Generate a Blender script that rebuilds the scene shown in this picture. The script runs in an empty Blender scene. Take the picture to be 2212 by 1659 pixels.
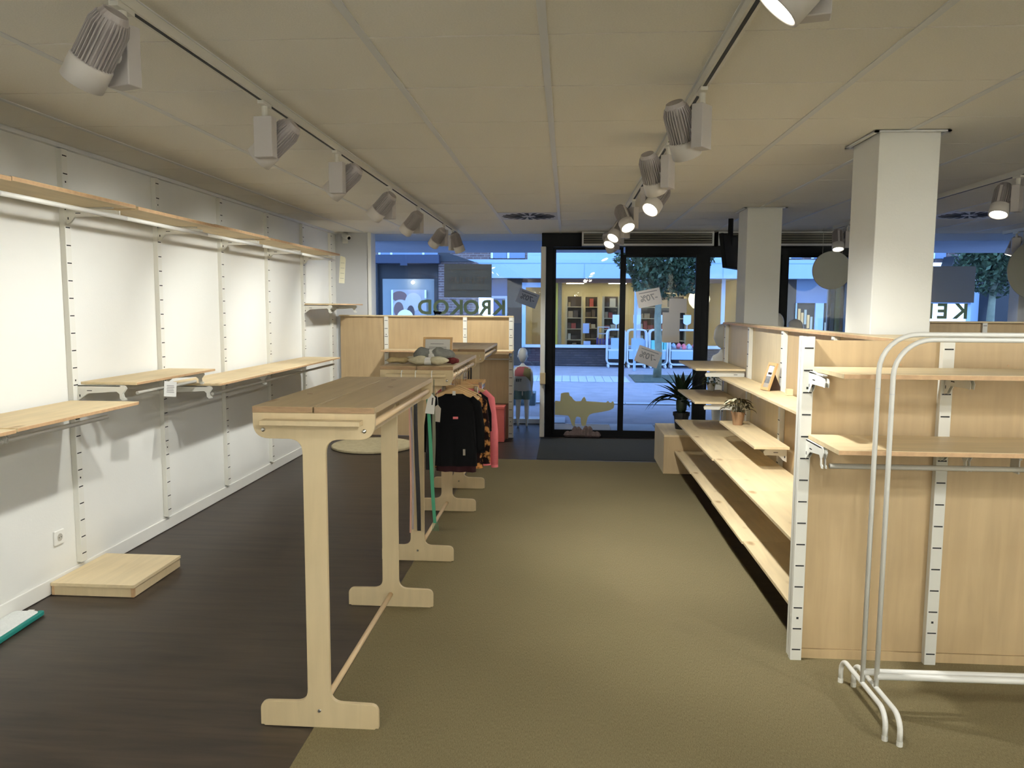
import bpy, bmesh, math, random
from mathutils import Vector, Matrix, noise
random.seed(7)
PI = math.pi
SC = bpy.context.scene
COL = SC.collection

# ------------------------------------------------------------------ camera
F_PX, YAW, PITCH, ROLL, CAM_H = 1663.54, -0.070023, -0.099819, 0.005519, 1.605
_cy, _sy, _cp, _sp = math.cos(YAW), math.sin(YAW), math.cos(PITCH), math.sin(PITCH)
FW = Vector((_sy*_cp, _cy*_cp, _sp)); _r = Vector((_cy, -_sy, 0)); _u = _r.cross(FW)
RT = _r*math.cos(ROLL) + _u*math.sin(ROLL); UP = -_r*math.sin(ROLL) + _u*math.cos(ROLL)
cam = bpy.data.objects.new('camera', bpy.data.cameras.new('camera')); COL.objects.link(cam)
cam.matrix_world = Matrix(((RT.x, UP.x, -FW.x, 0), (RT.y, UP.y, -FW.y, 0), (RT.z, UP.z, -FW.z, CAM_H), (0, 0, 0, 1)))
cam.data.sensor_width = 36.0; cam.data.lens = F_PX/2212*36.0; cam.data.clip_start = 0.05; cam.data.clip_end = 200
SC.camera = cam
def P(px, py, Y):
    """point of the photograph's pixel (px,py) at depth Y: used to take measured positions"""
    d = FW + RT*((px-1106)/F_PX) - UP*((py-829.5)/F_PX)
    t = Y/d.y
    return Vector((d.x*t, Y, CAM_H + d.z*t))
def PZ(px, py, z=0.0):
    d = FW + RT*((px-1106)/F_PX) - UP*((py-829.5)/F_PX)
    t = (z-CAM_H)/d.z
    return Vector((d.x*t, d.y*t, z))

# ------------------------------------------------------------------ world, exposure
SC.view_settings.view_transform = 'Standard'; SC.view_settings.look = 'None'
SC.view_settings.gamma = 1.0; SC.view_settings.use_curve_mapping = False
SC.view_settings.exposure = 0.74
SPOT_W = 10.0          # watts of each track spot
SKY_STRENGTH = 5.0
w = bpy.data.worlds.new('dusk'); SC.world = w; w.use_nodes = True
wn = w.node_tree.nodes; wl = w.node_tree.links
bg = wn['Background']; bg.inputs['Strength'].default_value = SKY_STRENGTH
tc = wn.new('ShaderNodeTexCoord'); sep = wn.new('ShaderNodeSeparateXYZ'); rp = wn.new('ShaderNodeValToRGB')
wl.new(tc.outputs['Generated'], sep.inputs[0]); wl.new(sep.outputs['Z'], rp.inputs[0]); wl.new(rp.outputs['Color'], bg.inputs['Color'])
rp.color_ramp.elements[0].position = 0.0; rp.color_ramp.elements[0].color = (0.27, 0.43, 0.78, 1)
rp.color_ramp.elements[1].position = 0.9; rp.color_ramp.elements[1].color = (0.17, 0.33, 0.70, 1)
SC.cycles.max_bounces = 6; SC.cycles.diffuse_bounces = 3; SC.cycles.glossy_bounces = 2; SC.cycles.adaptive_threshold = 0.04
SC.cycles.transparent_max_bounces = 16; SC.cycles.sample_clamp_indirect = 4.0
SC.cycles.use_denoising = True

# ------------------------------------------------------------------ materials
def srgb(r, g, b):
    return tuple(((c/255)/12.92 if c/255 <= 0.04045 else ((c/255+0.055)/1.055)**2.4) for c in (r, g, b)) + (1,)
def mat(name, col, rough=0.6, metal=0.0, spec=0.5, var=0.0, scale=8, stretch=(1, 1, 1), bump=0.0, bscale=60, emit=None, es=0.0, rot=0.0, coat=0.0):
    m = bpy.data.materials.new(name); m.use_nodes = True
    nt = m.node_tree; N = nt.nodes; L = nt.links; b = N['Principled BSDF']
    b.inputs['Base Color'].default_value = col; b.inputs['Roughness'].default_value = rough
    b.inputs['Metallic'].default_value = metal; b.inputs['Specular IOR Level'].default_value = spec
    b.inputs['Coat Weight'].default_value = coat
    if emit: b.inputs['Emission Color'].default_value = emit; b.inputs['Emission Strength'].default_value = es
    if var or bump:
        t = N.new('ShaderNodeTexCoord'); mp = N.new('ShaderNodeMapping'); L.new(t.outputs['Object'], mp.inputs[0])
        mp.inputs['Scale'].default_value = stretch; mp.inputs['Rotation'].default_value = (0, 0, rot)
    if var:
        n = N.new('ShaderNodeTexNoise'); n.inputs['Scale'].default_value = scale; n.inputs['Detail'].default_value = 6; n.inputs['Roughness'].default_value = 0.6
        L.new(mp.outputs[0], n.inputs['Vector'])
        r = N.new('ShaderNodeValToRGB'); L.new(n.outputs['Fac'], r.inputs[0])
        r.color_ramp.elements[0].position = 0.3; r.color_ramp.elements[1].position = 0.7
        r.color_ramp.elements[0].color = tuple(max(0, c*(1-var)) for c in col[:3]) + (1,)
        r.color_ramp.elements[1].color = tuple(min(1, c*(1+var*0.8)) for c in col[:3]) + (1,)
        L.new(r.outputs['Color'], b.inputs['Base Color'])
    if bump:
        n2 = N.new('ShaderNodeTexNoise'); n2.inputs['Scale'].default_value = bscale; n2.inputs['Detail'].default_value = 4
        L.new(mp.outputs[0], n2.inputs['Vector'])
        bp = N.new('ShaderNodeBump'); bp.inputs['Strength'].default_value = bump; bp.inputs['Distance'].default_value = 0.004
        L.new(n2.outputs['Fac'], bp.inputs['Height']); L.new(bp.outputs['Normal'], b.inputs['Normal'])
    return m
def wood(name, col, ax='y', var=0.12, knots=0.0, rough=0.5):
    """birch / pine plywood: long soft grain along one axis, fine pores, optional knots"""
    m = bpy.data.materials.new(name); m.use_nodes = True
    nt = m.node_tree; N = nt.nodes; L = nt.links; b = N['Principled BSDF']; b.inputs['Roughness'].default_value = rough
    t = N.new('ShaderNodeTexCoord'); mp = N.new('ShaderNodeMapping'); L.new(t.outputs['Object'], mp.inputs[0])
    s = {'x': (1.2, 14, 14), 'y': (14, 1.2, 14), 'z': (14, 14, 1.2)}[ax]
    mp.inputs['Scale'].default_value = s
    n = N.new('ShaderNodeTexNoise'); n.inputs['Scale'].default_value = 1.6; n.inputs['Detail'].default_value = 7; n.inputs['Distortion'].default_value = 0.7
    L.new(mp.outputs[0], n.inputs['Vector'])
    r = N.new('ShaderNodeValToRGB'); L.new(n.outputs['Fac'], r.inputs[0])
    r.color_ramp.elements[0].position = 0.28; r.color_ramp.elements[1].position = 0.72
    r.color_ramp.elements[0].color = tuple(c*(1-var) for c in col[:3]) + (1,)
    r.color_ramp.elements[1].color = tuple(min(1, c*(1+var*.7)) for c in col[:3]) + (1,)
    n3 = N.new('ShaderNodeTexNoise'); n3.inputs['Scale'].default_value = 3.0; n3.inputs['Detail'].default_value = 2
    L.new(t.outputs['Object'], n3.inputs['Vector'])
    mx = N.new('ShaderNodeMix'); mx.data_type = 'RGBA'; mx.blend_type = 'MULTIPLY'; mx.inputs['Factor'].default_value = 0.35
    L.new(r.outputs['Color'], mx.inputs['A']); 
    r3 = N.new('ShaderNodeValToRGB'); r3.color_ramp.elements[0].position = 0.35; r3.color_ramp.elements[1].position = 0.65
    r3.color_ramp.elements[0].color = (0.82, 0.78, 0.72, 1); r3.color_ramp.elements[1].color = (1, 1, 1, 1)
    L.new(n3.outputs['Fac'], r3.inputs[0]); L.new(r3.outputs['Color'], mx.inputs['B'])
    out = mx.outputs['Result']
    if knots:
        v = N.new('ShaderNodeTexVoronoi'); v.inputs['Scale'].default_value = knots
        mp2 = N.new('ShaderNodeMapping'); L.new(t.outputs['Object'], mp2.inputs[0])
        mp2.inputs['Scale'].default_value = {'x': (.5, 1, 1), 'y': (1, .5, 1), 'z': (1, 1, .5)}[ax]
        L.new(mp2.outputs[0], v.inputs['Vector'])
        rk = N.new('ShaderNodeValToRGB'); rk.color_ramp.elements[0].position = 0.035; rk.color_ramp.elements[1].position = 0.075
        rk.color_ramp.elements[0].color = (0.45, 0.30, 0.18, 1); rk.color_ramp.elements[1].color = (1, 1, 1, 1)
        L.new(v.outputs['Distance'], rk.inputs[0])
        m2 = N.new('ShaderNodeMix'); m2.data_type = 'RGBA'; m2.blend_type = 'MULTIPLY'; m2.inputs['Factor'].default_value = 0.7
        L.new(out, m2.inputs['A']); L.new(rk.outputs['Color'], m2.inputs['B']); out = m2.outputs['Result']
    L.new(out, b.inputs['Base Color'])
    bp = N.new('ShaderNodeBump'); bp.inputs['Strength'].default_value = 0.06; bp.inputs['Distance'].default_value = 0.002
    L.new(n.outputs['Fac'], bp.inputs['Height']); L.new(bp.outputs['Normal'], b.inputs['Normal'])
    return m
M = {}
M['wall'] = mat('wall_paint', srgb(232, 231, 224), 0.7, bump=0.15, bscale=90, var=0.015, scale=3)
M['wall_grey'] = mat('grey_paint', srgb(196, 197, 198), 0.7)
M['tile'] = mat('ceiling_tile', srgb(238, 234, 224), 0.95, spec=0.1, var=0.05, scale=160, bump=0.25, bscale=220)
M['tbar'] = mat('ceiling_bar', srgb(222, 222, 220), 0.5)
M['gap'] = mat('ceiling_gap', srgb(70, 64, 56), 0.9)
M['white'] = mat('white_powder_coat', srgb(228, 226, 216), 0.4)
M['white2'] = mat('white_metal', srgb(236, 234, 226), 0.35)
M['track'] = mat('track_white', srgb(214, 210, 198), 0.45)
M['lampgrey'] = mat('lamp_grey', srgb(184, 178, 174), 0.5)
M['lampfin'] = mat('lamp_fins', srgb(160, 152, 148), 0.5)
M['lampring'] = mat('lamp_ring', srgb(206, 200, 194), 0.45)
M['black'] = mat('black_frame', srgb(7, 8, 9), 0.6, spec=.12)
M['slot'] = mat('slot_dark', srgb(12, 11, 10), 0.8)
M['birch'] = wood('birch_table', srgb(208, 188, 150), 'z', 0.07)
M['birch_top'] = wood('table_top_wood', srgb(186, 164, 126), 'y', 0.10, knots=2.2)
M['top_edge'] = mat('table_top_edge', srgb(136, 108, 76), 0.6, var=0.2, scale=25, stretch=(1, 1, 8))
M['shelfwood'] = wood('shelf_plywood', srgb(226, 206, 166), 'y', 0.10, knots=2.6)
M['shelfwood_x'] = wood('shelf_plywood_x', srgb(224, 203, 162), 'x', 0.10, knots=2.6)
M['panelwood'] = wood('gondola_panel', srgb(188, 163, 124), 'z', 0.09, knots=1.1)
M['panelpale'] = wood('gondola_panel_pale', srgb(220, 202, 164), 'z', 0.08)
M['edge'] = mat('plywood_edge', srgb(192, 156, 116), 0.6, var=0.15, scale=30)
M['pine'] = wood('pine_dowel', srgb(216, 188, 148), 'y', 0.08)
M['oak'] = wood('frame_oak', srgb(206, 168, 116), 'z', 0.1)
M['steel'] = mat('steel', srgb(190, 188, 182), 0.25, metal=1.0)
M['tube'] = mat('rail_tube', srgb(186, 182, 170), 0.35)
M['paper'] = mat('paper', srgb(226, 224, 218), 0.8)
M['sheet'] = mat('sticker_backing', srgb(176, 172, 166), 0.8)
M['ink'] = mat('ink_grey', srgb(120, 116, 112), 0.8)
M['inkdark'] = mat('ink_dark', srgb(30, 28, 28), 0.8)
M['rug'] = mat('felt_rug', srgb(176, 164, 132), 1.0, spec=0.1, var=0.12, scale=22, bump=0.6, bscale=80)
M['pink'] = mat('pink_paint', srgb(214, 104, 96), 0.6)
M['brown'] = mat('brown_board', srgb(132, 88, 62), 0.6)
M['stone_lt'] = mat('pale_stone', srgb(164, 168, 174), 0.8, var=0.08, scale=5, bump=0.2)
M['pave'] = mat('street_paving', srgb(138, 134, 140), 0.9, var=0.14, scale=3, bump=0.3, bscale=40)
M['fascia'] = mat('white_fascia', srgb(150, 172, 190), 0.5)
M['darkshop'] = mat('dark_cladding', srgb(28, 30, 34), 0.6)
M['sill'] = mat('white_sill', srgb(190, 194, 200), 0.5)
M['bark'] = mat('plane_bark', srgb(120, 124, 104), 0.9, var=0.25, scale=9, bump=0.4)
M['leaf'] = mat('tree_leaves', srgb(56, 74, 46), 0.6, var=0.3, scale=4)
M['leafdark'] = mat('yucca_leaf', srgb(26, 42, 22), 0.5, var=0.2, scale=10)
M['leafgreen'] = mat('small_plant_leaf', srgb(92, 104, 44), 0.5, var=0.25, scale=20)
M['leafmid'] = mat('prayer_leaf_dark', srgb(58, 50, 24), 0.5, var=0.25, scale=20)
M['leafpale'] = mat('prayer_leaf_cream', srgb(214, 210, 180), 0.5)
M['potblack'] = mat('black_pot', srgb(16, 16, 16), 0.5)
M['potbrown'] = mat('brown_pot', srgb(150, 116, 84), 0.6, var=0.1, scale=12)
M['soil'] = mat('soil', srgb(40, 28, 20), 0.95)
M['plastic'] = mat('mannequin_white', srgb(226, 224, 214), 0.22, coat=0.3)
M['cloth_black'] = mat('black_cloth', srgb(9, 9, 10), 0.95, spec=0.1)
M['cloth_dark'] = mat('dark_cloth', srgb(40, 20, 22), 0.95, spec=0.1)
M['cloth_pink'] = mat('pink_cloth', srgb(222, 120, 126), 0.9, spec=0.1, var=0.08, scale=12)
M['cloth_floral'] = mat('floral_cloth', srgb(72, 34, 20), 0.95, spec=0.1)
M['disc'] = mat('grey_disc', srgb(150, 148, 134), 0.35)
M['croc'] = mat('crocodile_vinyl', srgb(150, 156, 122), 0.7)
M['letters'] = mat('letter_vinyl', srgb(150, 164, 144), 0.7)
def thin(nm, col):
    m = bpy.data.materials.new('thin_' + nm); m.use_nodes = True; N = m.node_tree.nodes; L = m.node_tree.links; b = N['Principled BSDF']
    b.inputs['Base Color'].default_value = col; b.inputs['Roughness'].default_value = .8
    tl = N.new('ShaderNodeBsdfTranslucent'); tl.inputs['Color'].default_value = col; mx = N.new('ShaderNodeMixShader'); mx.inputs[0].default_value = .6
    L.new(b.outputs[0], mx.inputs[1]); L.new(tl.outputs[0], mx.inputs[2]); L.new(mx.outputs[0], N['Material Output'].inputs[0]); return m
M['letters'] = thin('letter_vinyl', srgb(214, 220, 176)); M['croc'] = thin('crocodile_vinyl', srgb(214, 208, 170)); M['sheet'] = thin('paper_sheet', srgb(226, 218, 206)); 
M['lens'] = mat('lamp_lens', srgb(255, 250, 235), 0.3, emit=srgb(255, 246, 226), es=14.0)
for _m in (M['lens'],): _m.cycles.emission_sampling = 'NONE'
M['lens_off'] = mat('lamp_lens_dim', srgb(255, 250, 235), 0.3, emit=srgb(255, 246, 226), es=5.0)

def special_materials():
    # floor: dark brown wood-look vinyl, streaks running diagonally
    m = M['vinyl'] = mat('dark_vinyl', srgb(70, 58, 50), 0.42, spec=0.4)
    N = m.node_tree.nodes; L = m.node_tree.links; b = N['Principled BSDF']
    t = N.new('ShaderNodeTexCoord'); mp = N.new('ShaderNodeMapping'); mp.inputs['Rotation'].default_value = (0, 0, math.radians(35)); mp.inputs['Scale'].default_value = (1.1, 11, 1)
    L.new(t.outputs['Object'], mp.inputs[0])
    n = N.new('ShaderNodeTexNoise'); n.inputs['Scale'].default_value = 1.5; n.inputs['Detail'].default_value = 8; n.inputs['Roughness'].default_value = 0.62; n.inputs['Distortion'].default_value = 0.5
    L.new(mp.outputs[0], n.inputs['Vector']); r = N.new('ShaderNodeValToRGB'); L.new(n.outputs['Fac'], r.inputs[0])
    r.color_ramp.elements[0].position = 0.3; r.color_ramp.elements[0].color = srgb(38, 31, 26)
    r.color_ramp.elements[1].position = 0.72; r.color_ramp.elements[1].color = srgb(66, 55, 45)
    L.new(r.outputs['Color'], b.inputs['Base Color'])
    bp = N.new('ShaderNodeBump'); bp.inputs['Strength'].default_value = 0.15; bp.inputs['Distance'].default_value = 0.002
    L.new(n.outputs['Fac'], bp.inputs['Height']); L.new(bp.outputs['Normal'], b.inputs['Normal'])
    # carpet: olive ribbed weave, ribs along the aisle
    m = M['carpet'] = mat('olive_carpet', srgb(140, 126, 92), 0.95, spec=0.1)
    N = m.node_tree.nodes; L = m.node_tree.links; b = N['Principled BSDF']
    t = N.new('ShaderNodeTexCoord'); mp = N.new('ShaderNodeMapping'); mp.inputs['Scale'].default_value = (420, 60, 1)
    L.new(t.outputs['Object'], mp.inputs[0])
    n = N.new('ShaderNodeTexNoise'); n.inputs['Scale'].default_value = 1.0; n.inputs['Detail'].default_value = 3; L.new(mp.outputs[0], n.inputs['Vector'])
    n2 = N.new('ShaderNodeTexNoise'); n2.inputs['Scale'].default_value = 260; L.new(t.outputs['Object'], n2.inputs['Vector'])
    n3 = N.new('ShaderNodeTexNoise'); n3.inputs['Scale'].default_value = 1.3; n3.inputs['Detail'].default_value = 4; L.new(t.outputs['Object'], n3.inputs['Vector'])
    a = N.new('ShaderNodeMath'); a.operation = 'ADD'; L.new(n.outputs['Fac'], a.inputs[0]); L.new(n2.outputs['Fac'], a.inputs[1])
    r = N.new('ShaderNodeValToRGB'); h = N.new('ShaderNodeMath'); h.operation = 'MULTIPLY'; h.inputs[1].default_value = 0.5; L.new(a.outputs[0], h.inputs[0]); L.new(h.outputs[0], r.inputs[0])
    r.color_ramp.elements[0].position = 0.36; r.color_ramp.elements[0].color = srgb(100, 90, 64)
    r.color_ramp.elements[1].position = 0.64; r.color_ramp.elements[1].color = srgb(128, 117, 88)
    mx = N.new('ShaderNodeMix'); mx.data_type = 'RGBA'; mx.blend_type = 'MULTIPLY'; mx.inputs['Factor'].default_value = 0.5
    r3 = N.new('ShaderNodeValToRGB'); r3.color_ramp.elements[0].position = .3; r3.color_ramp.elements[1].position = .7; r3.color_ramp.elements[0].color = (.88, .88, .87, 1); r3.color_ramp.elements[1].color = (1, 1, 1, 1)
    L.new(n3.outputs['Fac'], r3.inputs[0]); L.new(r.outputs['Color'], mx.inputs['A']); L.new(r3.outputs['Color'], mx.inputs['B']); L.new(mx.outputs['Result'], b.inputs['Base Color'])
    bp = N.new('ShaderNodeBump'); bp.inputs['Strength'].default_value = 0.35; bp.inputs['Distance'].default_value = 0.002
    L.new(a.outputs[0], bp.inputs['Height']); L.new(bp.outputs['Normal'], b.inputs['Normal'])
    # glass
    m = M['glass'] = bpy.data.materials.new('window_glass'); m.use_nodes = True
    N = m.node_tree.nodes; L = m.node_tree.links; N.remove(N['Principled BSDF'])
    tr = N.new('ShaderNodeBsdfTransparent'); tr.inputs[0].default_value = (0.93, 0.95, 0.96, 1)
    gl = N.new('ShaderNodeBsdfGlossy'); gl.inputs['Roughness'].default_value = 0.0; gl.inputs['Color'].default_value = (1, 1, 1, 1)
    fr = N.new('ShaderNodeFresnel'); fr.inputs['IOR'].default_value = 1.4; ms = N.new('ShaderNodeMixShader')
    L.new(fr.outputs[0], ms.inputs[0]); L.new(tr.outputs[0], ms.inputs[1]); L.new(gl.outputs[0], ms.inputs[2]); L.new(ms.outputs[0], N['Material Output'].inputs[0])
    # far brick
    for nm, c1, c2, mo in (('brick', (112, 92, 86), (86, 68, 66), (130, 122, 118)), ('brickdark', (74, 66, 66), (58, 52, 54), (40, 36, 38))):
        m = M[nm] = mat(nm + '_wall', srgb(*c1), 0.9)
        N = m.node_tree.nodes; L = m.node_tree.links; b = N['Principled BSDF']
        t = N.new('ShaderNodeTexCoord'); mp = N.new('ShaderNodeMapping'); mp.inputs['Rotation'].default_value = (PI/2, 0, 0); L.new(t.outputs['Object'], mp.inputs[0])
        bk = N.new('ShaderNodeTexBrick'); bk.inputs['Scale'].default_value = 1.0
        bk.inputs['Brick Width'].default_value = 0.21; bk.inputs['Row Height'].default_value = 0.065; bk.inputs['Mortar Size'].default_value = 0.008
        bk.inputs['Color1'].default_value = srgb(*c1); bk.inputs['Color2'].default_value = srgb(*c2); bk.inputs['Mortar'].default_value = srgb(*mo)
        L.new(mp.outputs[0], bk.inputs['Vector']); L.new(bk.outputs['Color'], b.inputs['Base Color'])
    # floral cloth
    m = M['cloth_floral']; N = m.node_tree.nodes; L = m.node_tree.links; b = N['Principled BSDF']
    v = N.new('ShaderNodeTexNoise'); v.inputs['Scale'].default_value = 22; v.inputs['Detail'].default_value = 3
    r = N.new('ShaderNodeValToRGB'); L.new(v.outputs['Fac'], r.inputs[0]); L.new(r.outputs['Color'], b.inputs['Base Color'])
    t = N.new('ShaderNodeTexCoord'); L.new(t.outputs['Object'], v.inputs['Vector'])
    r.color_ramp.elements[0].position = 0.50; r.color_ramp.elements[0].color = srgb(22, 10, 10)
    r.color_ramp.elements[1].position = 0.60; r.color_ramp.elements[1].color = srgb(176, 122, 70)
special_materials()

# ------------------------------------------------------------------ mesh helpers
class MB:
    def __init__(s, Mx=None): s.v = []; s.f = []; s.mi = []; s.M = Mx; s.cur = 0
    def add(s, vs, fs):
        o = len(s.v)
        s.v += [tuple(s.M @ Vector(p)) if s.M else tuple(p) for p in vs]
        for f in fs: s.f.append(tuple(i+o for i in f)); s.mi.append(s.cur)
        return s
    def box(s, x0, x1, y0, y1, z0, z1):
        v = [(x, y, z) for x in (x0, x1) for y in (y0, y1) for z in (z0, z1)]
        return s.add(v, [(0, 1, 3, 2), (4, 6, 7, 5), (0, 4, 5, 1), (2, 3, 7, 6), (0, 2, 6, 4), (1, 5, 7, 3)])
    def prism(s, pts, a, b, ax='y'):
        """polygon pts (u,v) extruded along axis ax from a to b; ax y: (x,z); ax x: (y,z); ax z: (x,y)"""
        def q(p, t): return {'y': (p[0], t, p[1]), 'x': (t, p[0], p[1]), 'z': (p[0], p[1], t)}[ax]
        n = len(pts); v = [q(p, a) for p in pts] + [q(p, b) for p in pts]
        return s.add(v, [tuple(range(n)), tuple(range(2*n-1, n-1, -1))] + [(i, i+n, (i+1) % n + n, (i+1) % n) for i in range(n)])
    def tube(s, pts, r, seg=10, caps=True):
        pts = [Vector(p) for p in pts]; n = len(pts); rs = r if isinstance(r, (list, tuple)) else [r]*n
        vs = []; fs = []; up = None
        for i, p in enumerate(pts):
            d = (pts[min(i+1, n-1)] - pts[max(i-1, 0)]).normalized()
            if up is None:
                up = Vector((0, 0, 1)) if abs(d.z) < 0.9 else Vector((0, 1, 0))
            a = d.cross(up); a = a.normalized() if a.length > 1e-6 else Vector((1, 0, 0)); b = a.cross(d).normalized(); up = b
            for k in range(seg):
                t = 2*PI*k/seg; vs.append(p + a*math.cos(t)*rs[i] + b*math.sin(t)*rs[i])
        for i in range(n-1):
            for k in range(seg):
                k2 = (k+1) % seg; fs.append((i*seg+k, i*seg+k2, (i+1)*seg+k2, (i+1)*seg+k))
        if caps: fs += [tuple(range(seg-1, -1, -1)), tuple(range((n-1)*seg, n*seg))]
        return s.add(vs, fs)
    def lathe(s, prof, seg=20, c=(0, 0, 0), caps=True, sx=1, sy=1):
        vs = [(c[0]+r*sx*math.cos(2*PI*k/seg), c[1]+r*sy*math.sin(2*PI*k/seg), c[2]+z) for r, z in prof for k in range(seg)]
        fs = [(i*seg+k, i*seg+(k+1) % seg, (i+1)*seg+(k+1) % seg, (i+1)*seg+k) for i in range(len(prof)-1) for k in range(seg)]
        if caps: fs += [tuple(range(seg-1, -1, -1)), tuple(range((len(prof)-1)*seg, len(prof)*seg))]
        return s.add(vs, fs)
def link(o, parent=None):
    COL.objects.link(o)
    if parent: o.parent = parent
    return o
def obj(name, mb, m, parent=None, smooth=False, bevel=0.0, base=True):
    """one mesh object. Geometry is given in the parent's space (or world); a top-level mesh gets its origin at its base centre"""
    me = bpy.data.meshes.new(name); vs = mb.v; loc = Vector((0, 0, 0))
    if parent is None and base and vs:
        xs = [v[0] for v in vs]; ys = [v[1] for v in vs]; zs = [v[2] for v in vs]
        loc = Vector(((min(xs)+max(xs))/2, (min(ys)+max(ys))/2, min(zs)))
        vs = [(v[0]-loc.x, v[1]-loc.y, v[2]-loc.z) for v in vs]
    me.from_pydata(vs, [], mb.f)
    ms = m if isinstance(m, (list, tuple)) else [m]
    for q in ms: me.materials.append(M[q] if isinstance(q, str) else q)
    if len(ms) > 1:
        for p, i in zip(me.polygons, mb.mi): p.material_index = i
    bm = bmesh.new(); bm.from_mesh(me); bmesh.ops.recalc_face_normals(bm, faces=bm.faces); bm.to_mesh(me); bm.free()
    if smooth:
        for p in me.polygons: p.use_smooth = True
    o = link(bpy.data.objects.new(name, me), parent); o.location = loc
    if bevel:
        b = o.modifiers.new('bevel', 'BEVEL'); b.width = bevel; b.segments = 2; b.limit_method = 'ANGLE'; b.angle_limit = math.radians(40)
    return o
def tag(o, label=None, cat=None, group=None, kind=None):
    if label: o['label'] = label
    if cat: o['category'] = cat
    if group: o['group'] = group
    if kind: o['kind'] = kind
    return o
def thing(name, label, cat, loc=(0, 0, 0), rz=0.0, group=None):
    o = link(bpy.data.objects.new(name, None)); o.location = loc; o.rotation_euler = (0, 0, rz); o.empty_display_size = 0.1
    return tag(o, label, cat, group)
def struct(name, mb, m, **k): return tag(obj(name, mb, m, **k), kind='structure')
def dup(root, loc=None, rz=None, label=None):
    def cp(o, par):
        c = o.copy(); COL.objects.link(c); c.parent = par
        for ch in list(o.children): cp(ch, c)
        return c
    r = cp(root, None)
    if loc is not None: r.location = loc
    if rz is not None: r.rotation_euler = (0, 0, rz)
    if label: r['label'] = label
    return r
def frame(c, d, up=(0, 0, 1)):
    """matrix whose -Z looks along d"""
    z = -Vector(d).normalized(); x = Vector(up).cross(z)
    if x.length < 1e-4: x = Vector((1, 0, 0))
    x.normalize(); y = z.cross(x)
    return Matrix(((x.x, y.x, z.x, c[0]), (x.y, y.y, z.y, c[1]), (x.z, y.z, z.z, c[2]), (0, 0, 0, 1)))
def fillet(pts, n=6):
    """pts: (x, z, radius) -> polygon with rounded corners"""
    out = []; N = len(pts)
    for i, (x, z, r) in enumerate(pts):
        p = Vector((x, z)); a = Vector(pts[i-1][:2]); b = Vector(pts[(i+1) % N][:2])
        if r <= 0: out.append((x, z)); continue
        u = (a-p).normalized(); v = (b-p).normalized(); ang = u.angle(v); t = r/math.tan(ang/2)
        s = p+u*t; e = p+v*t
        for k in range(n+1):
            q = k/n; out.append(tuple(s*(1-q)**2 + p*2*q*(1-q) + e*q**2))
    return out
def text(name, s, size, m, parent=None, mirror=False, depth=0.001, Mx=None, bold=0.0):
    c = bpy.data.curves.new(name, 'FONT'); c.body = s; c.size = size; c.extrude = depth; c.align_x = 'CENTER'; c.align_y = 'CENTER'; c.offset = bold; c.resolution_u = 3
    t = bpy.data.objects.new(name, c); COL.objects.link(t)
    dg = bpy.context.evaluated_depsgraph_get(); me = bpy.data.meshes.new_from_object(t.evaluated_get(dg))
    bpy.data.objects.remove(t); bpy.data.curves.remove(c)
    R = Matrix.Rotation(PI/2, 4, 'X')
    if mirror: R = R @ Matrix.Scale(-1, 4, (1, 0, 0))
    me.transform((Mx or Matrix()) @ R)
    if mirror: me.flip_normals()
    me.materials.clear(); me.materials.append(M[m]); me.name = name
    return link(bpy.data.objects.new(name, me), parent)
def skin(name, verts, edges, m, parent=None, sub=2, root=0):
    me = bpy.data.meshes.new('tmp'); me.from_pydata([v[:3] for v in verts], edges, [])
    o = bpy.data.objects.new('tmp', me); COL.objects.link(o)
    md = o.modifiers.new('s', 'SKIN'); md.use_smooth_shade = True
    for i, v in enumerate(verts):
        r = v[3]; me.skin_vertices[0].data[i].radius = (r, r) if not isinstance(r, tuple) else r
        me.skin_vertices[0].data[i].use_root = (i == root)
    s2 = o.modifiers.new('u', 'SUBSURF'); s2.levels = sub; s2.render_levels = sub
    dg = bpy.context.evaluated_depsgraph_get(); out = bpy.data.meshes.new_from_object(o.evaluated_get(dg))
    bpy.data.objects.remove(o); out.materials.clear(); out.materials.append(M[m]); out.name = name
    for p in out.polygons: p.use_smooth = True
    return link(bpy.data.objects.new(name, out), parent)

# ================================================================== THE SETTING
XL, XR, YB, YF, H = -2.85, 6.6, -2.6, 9.5, 2.5
struct('floor', MB().box(XL-.1, XR, YB, 10.6, -.06, -.0035), 'vinyl', base=False)
# olive carpet laid as an L: aisle runner plus the area in front of the gondola
cp = MB().prism([(-.945, YB+.02), (XR-.05, YB+.02), (XR-.05, 3.62), (1.13, 3.62), (1.13, 7.98), (-.945, 8.02)], -.0032, 0.0, 'z')
tag(obj('carpet', cp, 'carpet', base=False), 'olive green ribbed carpet laid along the aisle over the dark floor', 'carpet')
mt = MB().box(-.30, 1.75, 8.06, 9.40, -.0032, .0)
M['doormat'] = mat('entrance_mat', srgb(58, 60, 60), 0.95, spec=.1, var=.1, scale=60, bump=.4, bscale=200)
tag(obj('entrance_mat', mt, 'doormat', base=False), 'dark grey entrance mat inside the glass doors', 'mat')
wl_ = struct('wall_left', MB().box(XL-.1, XL, YB, 10.6, 0, 2.62), 'wall', base=False)
struct('wall_right', MB().box(XR, XR+.1, YB, 10.6, 0, 2.62), 'wall', base=False)
struct('wall_back', MB().box(XL-.1, XR+.1, YB-.1, YB, 0, 2.62), 'wall', base=False)
wf = MB(); wf.box(XL, -2.44, 9.42, 9.62, 0, H); wf.box(5.25, XR, 9.42, 9.62, 0, H)
struct('wall_front', wf, 'wall_grey', base=False)
struct('trim_1', MB().box(-2.44, -2.40, 9.40, 9.62, 0, H), 'wall', base=False)
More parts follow.
